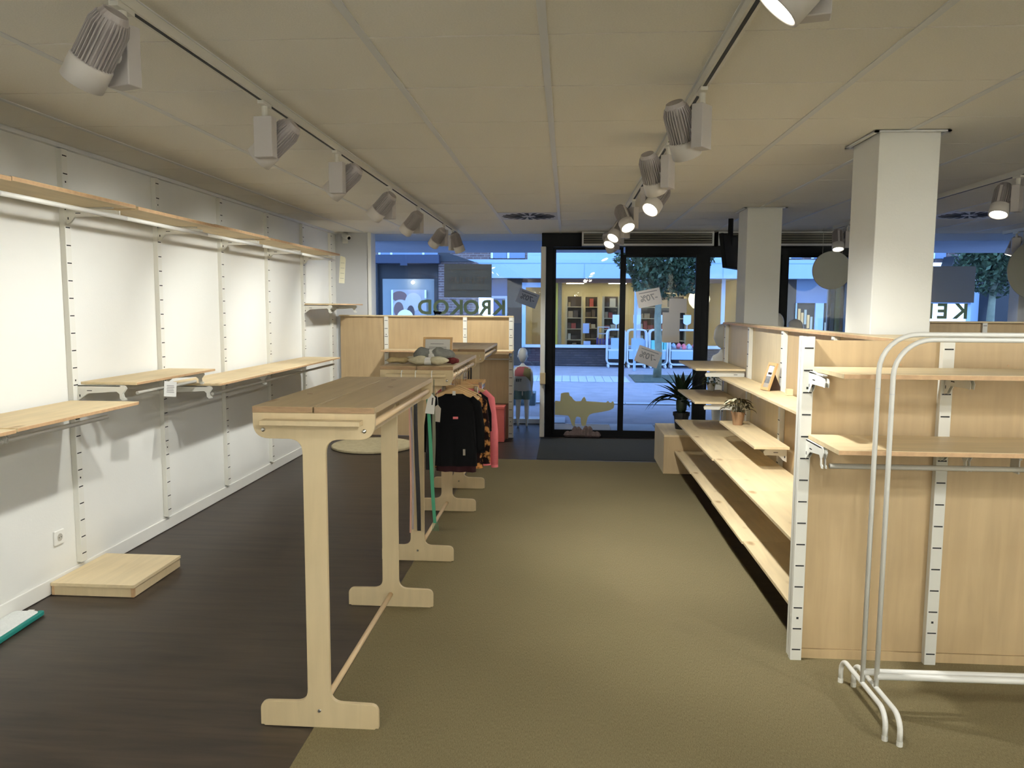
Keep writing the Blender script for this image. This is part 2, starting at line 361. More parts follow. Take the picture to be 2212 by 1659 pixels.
struct('baseboard_left', MB().box(XL, XL+.012, YB, 9.42, 0, .085), 'white2', base=False, bevel=.003)
struct('trim_2', MB().box(XL, XL+.03, YB, 9.42, H-.025, H-.002), 'tbar', base=False)

# ceiling: dark void sheet, exposed bars, single tiles
ce = struct('ceiling', MB().box(XL-.1, XR+.1, YB-.1, 9.62, H+.02, H+.12), 'gap', base=False)
X0, Y0, T = -.087, 2.644, .6
bars = MB(); k0 = math.ceil((XL-X0)/T); k1 = int((XR-X0)/T)
for k in range(k0, k1+1): bars.box(X0+k*T-.014, X0+k*T+.014, YB, 9.60, H-.004, H+.02)
tag(obj('ceiling_bars', bars, 'tbar', ce), 'flush grey metal ceiling bars running along the room', kind='stuff')
vents = {(-1, 8), (6, 8)}
tm = None
for i in range(k0-1, k1+1):
    for j in range(-2, 12):
        xa = max(X0+i*T+.014, XL+.002); xb = min(X0+(i+1)*T-.014, XR); ya = Y0+j*T+.0035; yb = min(Y0+(j+1)*T-.0035, 9.6)
        if xb-xa < .03 or (i, j) in vents: continue
        full = (xb-xa) > .57 and (yb-ya) > .59
        if full and tm:
            o = bpy.data.objects.new('ceiling_tile', tm); link(o, ce); o.location = ((xa+xb)/2, (ya+yb)/2, H)
        else:
            a, b = (xb-xa)/2, (yb-ya)/2
            o = obj('ceiling_tile', MB().box(-a, a, -b, b, 0, .016), 'tile', ce); o.location = ((xa+xb)/2, (ya+yb)/2, H)
            if full: tm = o.data
        o.rotation_euler = (random.uniform(-.0015, .0015), random.uniform(-.0012, .0012), 0)
tag(obj('ceiling_slab', MB().box(XL, XR, YB, Y0-2*T-.004, H, H+.016), 'tile', ce), 'plain ceiling behind the viewer')
# bay soffits behind the shop glass and street canopy beyond it
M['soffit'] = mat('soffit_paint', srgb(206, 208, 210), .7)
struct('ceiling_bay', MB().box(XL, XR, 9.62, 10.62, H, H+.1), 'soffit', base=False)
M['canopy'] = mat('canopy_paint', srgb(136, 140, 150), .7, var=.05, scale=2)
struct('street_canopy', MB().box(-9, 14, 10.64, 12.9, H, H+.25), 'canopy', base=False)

# columns
def column(name, x0, x1, y0, y1):
    c = struct(name, MB().box(x0, x1, y0, y1, 0, H), 'wall', base=True, bevel=.004)
    e = .035; m = MB()
    for a in ((x0-e, x1+e, y0-e, y0-e+.02), (x0-e, x1+e, y1+e-.02, y1+e), (x0-e, x0-e+.02, y0-e, y1+e), (x1+e-.02, x1+e, y0-e, y1+e)):
        m.box(a[0]-c.location.x, a[1]-c.location.x, a[2]-c.location.y, a[3]-c.location.y, H-.012, H-.0045)
    obj('column_trim', m, 'tbar', c)
    g = MB(); 
    for a in ((x0-.016, x1+.016, y0-.016, y0-.001), (x0-.016, x0-.001, y0-.001, y1)):
        g.box(a[0]-c.location.x, a[1]-c.location.x, a[2]-c.location.y, a[3]-c.location.y, H-.006, H-.0045)
    obj('shadow_gap', g, 'slot', c)
column('column_1', 1.60, 1.905, 7.12, 7.47)
column('column_2', 1.568, 1.868, 4.12, 4.48)

# ---- shop front: glazed doors in a black frame, glass bays left and right
DY = 9.48
def glass(name, x0, x1, y0, y1, z0, z1, parent=None):
    return obj(name, MB().box(x0, x1, y0, y1, z0, z1), 'glass', parent)
posts = {'door_frame': None}
df = tag(thing('door_frame', 'black door frame', 'door', (0, 0, 0)), kind='structure')
del df['label']; del df['category']
fr = [(-.257, -.169, 0, 2.49), (1.62, 1.693, 0, 2.32), (2.548, 2.618, 0, 2.32), (3.42, 3.50, 0, 2.49)]
for a in fr: obj('post', MB().box(a[0], a[1], DY, DY+.08, a[2], a[3]), 'black', df, bevel=.003)
obj('lintel', MB().box(-.31, 3.50, DY-.02, DY+.10, 2.335, 2.498), 'black', df, bevel=.003)
obj('lower_lintel', MB().box(.70, 3.42, DY-.012, DY+.06, 2.24, 2.335), 'black', df)
obj('floor_rail', MB().box(-.169, 3.42, DY+.002, DY+.078, 0, .03), 'black', df)
def leaf(name, x0, x1, z1=2.33, stile=.034):
    d = tag(thing(name, name, 'door', ((x0+x1)/2, DY, 0)), kind='structure'); del d['label']; del d['category']
    a, b = x0-(x0+x1)/2, x1-(x0+x1)/2
    obj('stile', MB().box(a, a+stile, .01, .05, .03, z1), 'black', d); obj('stile', MB().box(b-stile, b, .01, .05, .03, z1), 'black', d)
    obj('bottom_rail', MB().box(a+stile, b-stile, .01, .05, .03, .088), 'black', d); obj('top_rail', MB().box(a+stile, b-stile, .01, .05, z1-.03, z1), 'black', d)
    obj('pane', MB().box(a+stile, b-stile, .026, .034, .088, z1-.03), 'glass', d)
leaf('door_1', -.169, .677, 2.33); leaf('door_2', .677, 1.62, 2.24, .034)
leaf('window_1', 1.693, 2.548, 2.24, .02); leaf('window_2', 2.618, 3.42, 2.24, .02)
obj('post', MB().box(1.545, 1.62, DY-.005, DY+.05, .03, 2.24), 'black', df)
struct('trim_3', MB().box(-.318, -.262, DY-.02, DY+.06, 0, 2.335), 'wall', base=False)
# bays
for nm, x0, x1, y in (('window_3', XL, -.30, 10.6), ('window_4', 3.48, XR, 10.6)):
    d = tag(thing(nm, nm, 'w', ((x0+x1)/2, y, 0)), kind='structure'); del d['label']; del d['category']
    h = (x1-x0)/2
    obj('pane', MB().box(-h, h, 0, .01, .06, H), 'glass', d); obj('sill', MB().box(-h, h, -.05, .05, 0, .06), 'white2', d)
    xs = h-.005 if nm == 'window_3' else -h+.005
    obj('side_pane', MB().box(xs-.004, xs+.004, -.98, -.02, .03, H), 'glass', d)
    obj('corner_post', MB().box(xs-.02, xs+.02, -.02, .02, 0, H), 'white2', d)
def slab(name, label, cat, mb, m, **k): return tag(obj(name, mb, m, **k), label, cat)
# small control box on the beige post
p = thing('door_control_box', 'small beige control box on the pale post left of the doors', 'switch', (-.285, DY-.02, .66))
obj('housing', MB().box(-.035, .035, -.03, 0, 0, .14), 'birch', p, bevel=.004); obj('conduit', MB().tube([(0, -.015, 0), (0, -.015, -.05)], .008), 'tube', p)

# ---- ceiling air grilles above the doors
def grille(x0, x1, label):
    t = thing('air_grille', label, 'grille', ((x0+x1)/2, 9.28, 2.33), 0, 'air grilles above the doors'); h = (x1-x0)/2
    m = MB(); m.box(-h, h, -.01, 0, .0, .025); m.box(-h, h, -.01, 0, .145, .165); m.box(-h, -h+.02, -.01, 0, .025, .145); m.box(h-.02, h, -.01, 0, .025, .145)
    obj('grille_frame', m, 'tbar', t); obj('backing', MB().box(-h, h, .003, .16, .0, .165), 'slot', t)
    M.setdefault('grilleslat', mat('grille_slat', srgb(96, 92, 78), .6))
    for k in range(4): obj('slat', MB().box(-h+.02, h-.02, -.008, .002, .037+k*.028, .053+k*.028), 'grilleslat', t)
grille(.17, 1.71, 'long grey slatted air grille above the glass doors')
grille(1.76, 3.25, 'long grey slatted air grille right of the black screen')

# ---- ceiling vents (swirl diffusers)
M['vent'] = mat('vent_white', srgb(200, 196, 190), .5)
for (i, j), lab in (((-1, 8), 'square swirl ceiling vent in front of the left shop window'), ((6, 8), 'square swirl ceiling vent behind the near column, at right')):
    cx, cy = X0+(i+.5)*T, Y0+(j+.5)*T
    t = thing('ceiling_vent', lab, 'vent', (cx, cy, H-.003))
    obj('plate', MB().box(-.29, .29, -.297, .297, 0, .012), 'vent', t)
    n = 20
    for k in range(n):
        a = 2*PI*k/n; m = MB(Matrix.Rotation(a, 4, 'Z')); m.prism([(.07, -.004), (.25, -.03), (.265, .01), (.08, .012)], -.0025, -.0005, 'z'); obj('vane_slot', m, 'slot', t)

# ================================================================== TRACKS AND SPOTS
def track(x, y0, y1, label, group=None):
    t = thing('light_track', label, 'light track', (x, (y0+y1)/2, 2.465), 0, group); h = (y1-y0)/2
    m = MB(); m.box(-.018, .018, -h, h, 0, .035); obj('profile', m, 'track', t)
    obj('groove', MB().box(-.007, .007, -h+.01, h-.01, -.0008, .002), 'slot', t)
TX1, TX2, TX3, TX4 = -1.295, .525, 2.90, 5.0
track(TX1, YB+.3, 9.02, 'long white light track on the left side of the ceiling')
track(TX2, YB+.3, 9.02, 'long white light track right of the ceiling centre, above the aisle')
track(TX3, YB+.3, 8.75, 'white light track behind the near column')
track(TX4, YB+.3, 9.35, 'white light track at the far right edge of the ceiling')
def spot(x, y, aim, side, label, on=True, w=1.0, cone=98, group='track spotlights', lens=True):
    """adapter and vertical driver box hang from the track; the finned head turns on the box's side"""
    aim = Vector(aim).normalized()
    t = thing('track_spotlight', label, 'spotlight', (x, y, 2.30), 0, group)
    obj('adapter', MB().box(-.014, .014, -.045, .045, .150, .166), 'track', t, bevel=.002)
    obj('stem', MB().tube([(0, 0, .15), (0, 0, .105)], .013, 12), 'track', t, smooth=False)
    hz = Vector((aim.x, aim.y, 0)); hz = hz.normalized() if hz.length > .05 else Vector((1, 0, 0))
    perp = Vector((-hz.y, hz.x, 0))*side
    ang = math.atan2(hz.y, hz.x)
    B = Matrix.Rotation(ang, 4, 'Z'); m = MB(B); m.box(-.042, .042, -.024, .024, -.065, .105); obj('driver_box', m, 'lampgrey', t, bevel=.003)
    c = perp*.088 + Vector((0, 0, .015))
    obj('pivot', MB().tube([perp*.02 + Vector((0, 0, .015)), perp*.045+Vector((0, 0, .015))], .02, 12), 'lampgrey', t)
    Fm = frame(c, aim)
    b = MB(Fm); b.lathe([(.030, .118), (.034, .12), (.042, .105), (.046, .08), (.047, -.035)], 24); hd = obj('head', b, 'lampfin', t, smooth=False)
    f = MB(Fm)
    for k in range(30):
        a = 2*PI*k/30; ca, sa = math.cos(a), math.sin(a); q = .0016
        pr = [(.044, -.035), (.056, -.035), (.056, .075), (.046, .102), (.040, .100)]
        vs = []
        for s_ in (-q, q): vs += [(r*ca - s_*sa, r*sa + s_*ca, z) for r, z in pr]
        f.add(vs, [(0, 1, 2, 3, 4), (9, 8, 7, 6, 5)] + [(i, i+5, (i+1) % 5+5, (i+1) % 5) for i in range(5)])
    obj('cooling_fins', f, 'lampfin', t).parent = hd; hd.children[0]['kind'] = 'stuff'
    s = MB(Fm); s.box(-.008, .008, .052, .0585, -.035, .085); obj('head_strip', s, 'lampring', t)
    r = MB(Fm); r.lathe([(.044, -.034), (.057, -.035), (.060, -.04), (.060, -.105), (.055, -.107), (.051, -.104), (.050, -.085)], 28, caps=False); obj('bezel', r, 'lampring', t, smooth=True)
    l = MB(Fm); l.lathe([(.0505, -.090), (.0505, -.087)], 24); obj('lens', l, 'lens' if on else 'lens_off', t)
    if w > 0:
        ld = bpy.data.lights.new('spot_beam', 'SPOT'); ld.energy = SPOT_W*w*4*PI/2.2; ld.spot_size = math.radians(cone); ld.spot_blend = .9; ld.shadow_soft_size = .035; ld.color = (.985, 1.0, .97)
        lo = bpy.data.objects.new('spot_beam', ld); link(lo, t); lo.matrix_local = frame(c+aim*.112, aim)
for i, (y, aim, side, lab, ww) in enumerate([
    (2.24, (-.75, .25, -.95), 1, 'nearest ribbed grey track spotlight at upper left, hanging over the carpet edge', .5),
    (3.30, (-.95, .10, -.80), -1, 'second grey spotlight from the near end of the left track', .7),
    (4.34, (-.95, .12, -.80), -1, 'third grey spotlight from the near end of the left track', .7),
    (5.62, (-.85, .35, -.80), 1, 'fourth grey spotlight from the near end of the left track', 1.0),
    (6.72, (-.80, .45, -.82), 1, 'third grey spotlight from the far end of the left track', 1.0),
    (8.13, (-.70, .55, -.80), 1, 'second grey spotlight from the far end of the left track', 1.0),
    (8.75, (.30, .30, -.95), -1, 'last spotlight at the far end of the left track, tipped right', .8),
    (1.15, (-1.0, .1, -.80), 1, 'left track spotlight just above the viewer', .45),
    (-.20, (-.9, .2, -.85), 1, 'left track spotlight behind the viewer', .5)]):
    spot(TX1, y, aim, side, lab, True, ww)
for y, aim, side, lab, ww in [
    (1.80, (-.55, .15, -.62), 1, 'nearest lit spotlight on the aisle track, cut by the top of the picture', .45),
    (3.19, (.36, .50, -.95), 1, 'first ribbed grey spotlight on the aisle track below the top edge', 1.5),
    (4.22, (.34, .60, -.95), 1, 'second ribbed grey spotlight on the aisle track, above the aisle', 1.7),
    (5.29, (-.50, -.50, -.72), 1, 'nearest of the glowing spotlights halfway down the aisle track', .5),
    (6.35, (.30, -.55, -.80), -1, 'second glowing spotlight down the aisle track, tipped right', .5),
    (7.20, (-.42, -.45, -.70), -1, 'third glowing spotlight down the aisle track', .4),
    (7.90, (-.35, -.50, -.80), -1, 'fourth glowing spotlight near the street end of the aisle track', .4),
    (8.60, (.35, .40, -.85), 1, 'last spotlight at the street end of the aisle track, turned to the doors', .6),
    (.65, (.62, .85, -.85), 1, 'aisle track spotlight just behind the viewer', .75),
    (-.45, (.15, 1.0, -.72), 1, 'aisle track spotlight well behind the viewer', .55),
    (.15, (-.62, .95, -.72), -1, 'aisle track spotlight behind the viewer turned left', .7)]:
    spot(TX2, y, aim, side, lab, True, ww)
for x, y, aim, side, lab, ww in [
    (TX3, 5.30, (-.30, -.30, -.90), -1, 'bright spotlight on the track right of the near column', .7),
    (TX3, 8.35, (-.05, -.35, -.93), -1, 'bright spotlight between the two columns above the round disc', .6),
    (TX4, 9.10, (-.30, .1, -.9), -1, 'grey unlit-looking spotlight at the right edge near the window', .3),
    (TX3, 1.10, (-.55, .85, -.75), 1, 'right track spotlight behind the viewer', 1.0),
    (TX3, 2.60, (.2, .8, -.85), 1, 'right track spotlight out of view', .8),
    (TX4, 6.6, (-.2, .8, -.9), 1, 'far right track spotlight out of view', .8),
    (TX3, -.9, (.25, -.9, -.45), 1, 'added unseen right track spotlight lifting the room light off the back wall', 44),  # this and the next two: added out of view to raise bounced room light
    (TX1+.0, -1.3, (-.35, -.8, -.5), 1, 'added unseen left track spotlight lifting the room light off the back wall corner', 38),
    (TX4, .6, (.35, -.8, -.5), 1, 'added unseen far right track spotlight lifting the room light from the rear', 36)]:
    spot(x, y, aim, side, lab, True, ww)

# ================================================================== SLOTTED UPRIGHTS, BRACKETS, SHELVES
def upright_parts(parent, x, y, face, z0, z1, first, step=.0985, holes=(.2,), wd=.05, dp=.03):
    """slotted white channel. face: rotation so that local -Y is the front"""
    B = Matrix.Translation((x, y, 0)) @ Matrix.Rotation(face, 4, 'Z')
    u = obj('upright', MB(B).box(-wd/2, wd/2, -dp, 0, z0, z1), 'white', parent, bevel=.0015)
    s = MB(B); z = first
    while z < z1-.02:
        if z > z0+.02: s.box(-wd*.38, wd*.38, -dp-.0006, -dp+.002, z-.003, z+.003)
        z += step
    for h in holes: s.box(-.005, .005, -dp-.0006, -dp+.002, h-.005, h+.005)
    o = obj('slots', s, 'slot', u if parent else u); tag(o, kind='stuff'); return u
FX, FNX = PI/2, -PI/2
YU = [4.23+.985*k for k in range(-2, 6)]
names = {0: 'nearest, beside the white wall socket end', }
ulab = ['white slotted wall upright out of view to the left, at the viewer', 'white slotted wall upright just left of the picture edge',
        'nearest white slotted wall upright, right of the wall socket', 'second white slotted wall upright from the left, behind the shelf with the paper tag',
        'third white slotted wall upright from the left', 'fourth white slotted wall upright from the left',
        'fifth white slotted wall upright, left of the small high shelf', 'last white slotted wall upright, beside the shop window corner']
for k, y in enumerate(YU):
    t = thing('wall_upright', ulab[k], 'shelf upright', (XL, y, 0), 0, 'slotted uprights on the left wall')
    u = upright_parts(t, 0, 0, FX, .10, H-.03, .147+.003, .0993, (.60, 1.17, 2.29), dp=.032)

def bracket_mesh(L, hook=False, tk=.018):
    """profile in (y,z) with y towards the front (negative)"""
    if hook: pr = [(0, 0), (-L+.015, 0), (-L, -.006), (-L-.006, -.02), (-L+.006, -.036), (-L+.016, -.048), (-L+.012, -.070), (-L-.002, -.076), (-L-.002, -.086), (-L+.018, -.088), (-L+.032, -.076), (-L+.034, -.05), (-L+.05, -.036), (-.06, -.048), (-.02, -.078), (0, -.09)]
    else: pr = [(0, 0), (-.02, .004), (-L+.01, -.016), (-L, -.03), (-L+.006, -.052), (-L+.03, -.05), (-.05, -.052), (-.022, -.085), (0, -.095)]
    return pr, tk
def shelf(name, label, group, cx, cy, z, face, L, D, wood_m='shelfwood_x', tk=.018, brs=(), hook=False, bL=None, rail=None, out=0.032, over=0.0, edgem='edge'):
    """board + brackets + rail. local x runs along the board, back edge at y=0; (cx,cy) on the back plane, z = board top"""
    t = thing(name, label, 'shelf', (cx, cy, z-tk-.095), face, group)
    zt = .095+tk
    b = MB(); b.box(-L/2, L/2, -out-D, -out+over, .095, zt); obj('board', b, wood_m, t, bevel=.0015)
    e = MB(); e.box(-L/2+.001, L/2-.001, -out-D-.0012, -out-D+.001, .0965, zt-.002); obj('board_edge', e, edgem, t)
    bL = bL or D-.06
    for x in brs:
        pr, k = bracket_mesh(bL+.0, hook)
        m = MB(); m.prism([(y-out+.002, zz+.094) for y, zz in pr], x-k/2, x-k/2+.003, 'x'); m.prism([(y-out+.002, zz+.094) for y, zz in pr], x+k/2-.003, x+k/2, 'x')
        m.box(x-k/2, x+k/2, -out-bL+.03, -out, .088, .0935)
        bo = obj('bracket', m, 'white', t)
        sl = MB(); sl.box(x-k/2-.0008, x+k/2+.0008, -out-.085, -out-.055, .060, .064); sl.box(x-k/2-.0008, x+k/2+.0008, -out-.014, -out-.008, .026, .040); obj('bracket_slot', sl, 'slot', bo)
    if rail:
        x0, x1, ry, rz, rr = rail
        obj('rail', MB().tube([(x0, ry, rz+.095), (x1, ry, rz+.095)], rr, 12), 'tube' if rr > .008 else 'white', t, smooth=False)
    return t

# --- left wall, long top shelf (seen from below) with a white front rail
ys = [2.30, 3.31, 4.30, 5.29, 6.27, 7.22, 8.27]
tl = ['top wall shelf board out of view at left', 'first visible board of the high top shelf, at the left picture edge', 'second board of the high top shelf',
      'third board of the high top shelf', 'fourth board of the high top shelf', 'last board of the high top shelf, with the hanging paper strip']
for k in range(6):
    a, b = ys[k], ys[k+1]; mid = (a+b)/2; L = b-a-.004
    near = [yu-mid for yu in YU if a < yu < b]
    dz = (0, .004, -.003, .003, -.004, .0)[k]
    t = shelf('wall_shelf', tl[k], 'boards of the high top wall shelf', XL, mid, 2.165+dz, FX, L, .365 + (.012 if k in (2, 4) else 0), 'shelfwood_x', .02, near, False, .30)
    obj('rail', MB().tube([(-L/2, -.335, .045-dz), (L/2, -.335, .045-dz)], .0125, 12), 'white2', t, smooth=True)
    for x in near:
        obj('rail_hanger', MB().box(x-.004, x+.004, -.342, -.328, .045, .075), 'white', t)
# --- shelf A with paper tag
shelf('wall_shelf', 'plywood wall shelf with a small printed paper card clipped on its rail', 'lower wall shelves', XL, 4.775, 1.158, FX, 1.0, .34, 'shelfwood_x', .016, (-.52, .44), True, .285, (-.42, .30, -.325, -.055, .010))
# low left row
shelf('wall_shelf', 'low wall shelf board cut by the left picture edge', 'lower wall shelves', XL, 2.70, 1.055, FX, 1.0, .40, 'shelfwood_x', .018, (-.48, .48), False, .34, (-.5, .5, -.36, -.04, .012))
shelf('wall_shelf', 'knotty low wall shelf at left, lit strongly from above', 'lower wall shelves', XL, 3.69, 1.060, FX, .97, .405, 'shelfwood_x', .018, (-.46,), False, .34, (-.46, .30, -.36, -.045, .012))
for k, (a, b) in enumerate(((5.215, 6.17), (6.175, 7.14), (7.145, 8.10))):
    yu = [y-(a+b)/2 for y in YU if a-.06 < y < b+.05 and (k == 0 or y > a+.1)]
    shelf('wall_shelf', ['low wall shelf right of the paper card, first of three in a row', 'middle one of the three low wall shelves in a row', 'last low wall shelf in the row, nearest the wooden partition'][k], 'lower wall shelves',
          XL, (a+b)/2, 1.058, FX, b-a, .40, 'shelfwood_x', .016, yu, k == 0, .34, (-(b-a)/2+.03, (b-a)/2, -.36, -.06, .011))
shelf('wall_shelf', 'small high wall shelf near the shop window corner', 'lower wall shelves', XL, 8.66, 1.63, FX, 1.0, .37, 'shelfwood_x', .016, (-.50, .48), True, .30)
# paper card on shelf A's rail, paper strip at the end of the top shelf
M['cardink'] = mat('card_print', srgb(140, 138, 134), .8)
c0 = P(398, 822, 1).normalized()
t = thing('price_card', 'small white printed card hanging on the shelf rail', 'card', (XL+.385, 4.62, 1.055), PI/2)
B = Matrix.Rotation(math.radians(8), 4, 'Y')
obj('card', MB(B).box(-.075, .075, -.001, .001, -.02, .075), 'paper', t)
m = MB(B)
for k in range(5): m.box(-.045+.003*(k % 2), .045-.004*(k % 3), -.0016, -.001, .006+k*.010, .010+k*.010)
obj('print', m, 'cardink', t)
t = thing('paper_strip', 'narrow cream paper strip hanging at the far end of the top shelf', 'sign', (-2.43, 8.24, 1.85), PI*.04)
B = Matrix.Rotation(math.radians(4), 4, 'Y')
M['cream'] = mat('cream_paper', srgb(236, 232, 206), .8)
obj('strip', MB(B).prism([(-.03, 0), (.03, 0), (.03, .26), (.02, .28), (-.02, .29), (-.03, .285)], -.001, .001), 'cream', t)
m = MB(B)
for k in range(4): m.box(-.02, .02, -.0016, -.001, .05+k*.055, .053+k*.055)
obj('fold_lines', m, 'cardink', t)

# security camera in the corner
t = thing('security_camera', 'small white security camera under the ceiling in the window corner', 'camera', (-2.72, 9.35, 2.37))
obj('base', MB().box(-.03, .03, .04, .07, 0, .12), 'white', t); obj('housing', MB(frame((0.03, .0, .08), (.6, -.5, -.35))).lathe([(.03, -.06), (.035, -.05), (.035, .05), (.02, .07)], 16), 'white', t, smooth=True)
obj('arm', MB().tube([(0, .045, .06), (.02, .02, .07)], .01), 'white', t); obj('camera_lens', MB(frame((0.03, .0, .08), (.6, -.5, -.35))).lathe([(.02, -.066), (.02, -.058)], 16), 'black', t)

# wall socket
t = thing('wall_socket', 'white round-holed wall socket low on the left wall', 'socket', (XL, 4.05, .25), PI/2)
obj('plate', MB().box(-.041, .041, -.012, 0, .006, .088), 'white2', t, bevel=.004)
B = Matrix.Translation((0, -.0125, .047)) @ Matrix.Rotation(PI/2, 4, 'X')
M['socket'] = mat('socket_well', srgb(176, 172, 160), .5)
obj('well', MB(B).lathe([(.0215, -.0005), (.0215, .0015)], 24), 'socket', t)
h = MB(B)
for s in (-1, 1): h.lathe([(.003, .0), (.003, .0022)], 10, (s*.0095, 0, 0))
obj('contact_hole', h, 'slot', t)
tag(t.children[-1], kind='stuff')

# low plywood platform on the floor by the wall
t = thing('low_platform', 'low flat plywood platform lying on the dark floor by the left wall', 'platform', (-2.595, 4.205, 0))
obj('top_panel', MB().box(-.24, .24, -.26, .26, .052, .070), 'shelfwood', t, bevel=.001)
obj('side_panel', MB().box(-.236, .236, -.256, -.240, 0, .052), 'birch', t); obj('side_panel', MB().box(.220, .236, -.24, .24, 0, .052), 'birch', t)
obj('side_panel', MB().box(-.236, .236, .240, .256, 0, .052), 'birch', t); obj('side_panel', MB().box(-.236, -.220, -.24, .24, 0, .052), 'birch', t)
m = MB(); m.box(-.2362, -.2205, -.2565, -.2395, .0, .0515); m.box(.2195, .2365, -.2566, -.2395, .0, .0515); obj('corner_joint', m, 'edge', t); tag(t.children[-1], kind='stuff')

# mop pad
M['teal'] = mat('teal_edge', srgb(20, 118, 108), .8); M['mopwhite'] = mat('mop_fleece', srgb(224, 226, 222), .95, var=.05, scale=60, bump=.8, bscale=120)
t = thing('mop_pad', 'white mop pad with teal edge on the floor, at the left picture edge', 'mop', (-2.745, 3.42, 0), math.radians(4))
obj('pad', MB().prism(fillet([(-.075, -.26, .04), (.06, -.26, .04), (.06, .25, .03), (-.075, .25, .03)]), .004, .026, 'z'), 'mopwhite', t, bevel=.005)
obj('border', MB().prism(fillet([(.035, -.27, .01), (.082, -.27, .02), (.078, .265, .02), (.045, .265, .01)]), .001, .022, 'z'), 'teal', t, bevel=.004)
obj('tab', MB().box(-.02, .01, .24, .285, .012, .016), 'paper', t)

# ================================================================== GONDOLAS (right side)
GX, GY = 1.50, 3.505
# end unit: faces the viewer
t = thing('gondola_end_unit', 'tall plywood display panel facing the viewer with white slotted uprights', 'display unit', (1.66, GY, 0))
ux = (1.067-1.66, 1.661-1.66, 2.258-1.66)
edges = [ux[0]-.02, ux[0]+.30, ux[1]+.30, ux[2]+.02]
obj('back_panel', MB().box(ux[0]-.02, ux[1], .0, .018, .045, 1.465), 'panelwood', t); obj('back_panel', MB().box(ux[1]+.001, ux[2]+.02, .0, .018, .045, 1.463), 'panelwood', t)
obj('kick_board', MB().box(ux[0]+.0, ux[2]+.02, -.006, .016, .0, .043), 'panelwood', t)
for u in ux: upright_parts(t, u, -.001, 0, 0.0, 1.482, .051, .0986, (.20, 1.255), dp=.032)
m = MB(); m.box(ux[0]-.02, ux[0]-.006, -.001, .05, .0, 1.482); obj('side_cover', m, 'white', t)
d = MB(Matrix.Rotation(PI/2, 4, 'X'))
for (x, z) in ((1.93-1.66, 1.36), (1.475-1.66, 1.36)): d.lathe([(.0045, 0), (.0045, .0012)], 10, (x, z, 0))
obj('screw_hole', d, 'edge', t); tag(t.children[-1], kind='stuff')

shelf('gondola_shelf', 'upper plywood shelf on the panel facing the viewer', 'shelves facing the viewer', 1.69, GY, 1.350, 0, 1.20, .375, 'shelfwood_x', .020, (-.61, -.03, .56), False, .22)
s2 = shelf('gondola_shelf', 'lower plywood shelf with hanging tube on the panel facing the viewer', 'shelves facing the viewer', 1.69, GY, 1.048, 0, 1.22, .385, 'shelfwood_x', .020, (-.61, -.03, .56), True, .235)
obj('rail', MB().tube([(-.59, -.262, .020), (.60, -.262, .020)], .011, 14), 'tube', s2, smooth=True)
obj('rail_hook', MB().box(.165, .170, -.262, -.20, .0, .09), 'tube', s2)
obj('under_hook', MB().tube([(.15, -.30, 1.225-1.048+.113-.2), (.15, -.30, 1.20-1.048+.113-.2)], .004), 'tube', s2)

# long aisle unit: back panel faces the aisle
t = thing('gondola_aisle_unit', 'long low plywood display wall along the right of the aisle', 'display unit', (GX, 5.4, 0))
UY = [7.28, 6.35, 5.37, 4.37]
ye = [7.31, 6.35, 5.37, 4.37, 3.56]
for k in range(4): obj('back_panel', MB().box(0, .016, ye[k+1]-5.4+.001, ye[k]-5.4-.001, .10, 1.452), 'panelpale' if k < 2 else 'panelwood', t)  # same wood throughout; pale far and tan near panels paint in the uneven lighting
for y in UY: upright_parts(t, -.001, y-5.4, FNX, .0, 1.452, .051, .0986, (.2,), dp=.032)
obj('kick_board', MB().box(-.004, .016, 3.56-5.4, 7.31-5.4, 0, .098), 'panelwood', t)
tb = MB(); tb.prism([(-.04, 3.56-5.4), (.44, 3.56-5.4), (.44, 4.085-5.4), (.045, 4.085-5.4), (.045, 7.34-5.4), (-.04, 7.34-5.4)], 1.455, 1.474, 'z')
obj('top_board', tb, 'shelfwood', t)
obj('top_board_edge', MB().box(-.0415, -.0395, 3.56-5.4, 7.34-5.4, 1.457, 1.472), 'edge', t)
obj('top_board_edge', MB().box(.10, .4405, 3.558-5.4, 3.5605-5.4, 1.4555, 1.4735), 'brown', t)
obj('end_rail', MB().box(-.035, .0, 7.315-5.4, 7.33-5.4, 0, 1.45), 'birch', t)
def aisle_shelf(label, y0, y1, z, xf, brs=(), tk=.018, over=0.0):
    D = GX-.032-xf
    return shelf('gondola_shelf', label, 'shelves along the aisle', GX, (y0+y1)/2, z, FNX, y1-y0-.003, D, 'shelfwood_x', tk, brs, False, D-.08, out=.034, edgem='birch')
J = [3.56, 4.53, 5.50, 6.46, 7.42]
wh = ['nearest the viewer', 'second from the viewer', 'third from the viewer', 'at the far end by the plinth']
for k in range(4):
    aisle_shelf('bottom row aisle shelf just above the floor, ' + wh[k], J[k], J[k+1], .232, 1.062-(.006 if k % 2 else 0), (0.4,))
    aisle_shelf('second row aisle shelf, ' + wh[k], J[k], J[k+1], .538, 1.062-(.010*(k > 1)), (0.4,))
aisle_shelf('plywood shelf carrying the small hanging green plant, far end', 6.42, 7.40, .832, 1.07, (.44, -.44))
aisle_shelf('topmost small shelf at the far end of the aisle unit', 6.40, 7.38, 1.108, 1.07, (.44, -.44))
aisle_shelf('narrow shelf carrying the potted plant with cream leaves', 5.08, 6.24, .703, 1.24, (.5, -.45))
for k, (a, b) in enumerate(((5.40, 6.40), (4.47, 5.397), (3.56, 4.467))):
    aisle_shelf(['shelf with the leaning photo frame, behind the potted plant', 'upper aisle shelf, middle board', 'upper aisle shelf, board nearest the viewer'][k], a, b, 1.044, 1.262, (.4,))

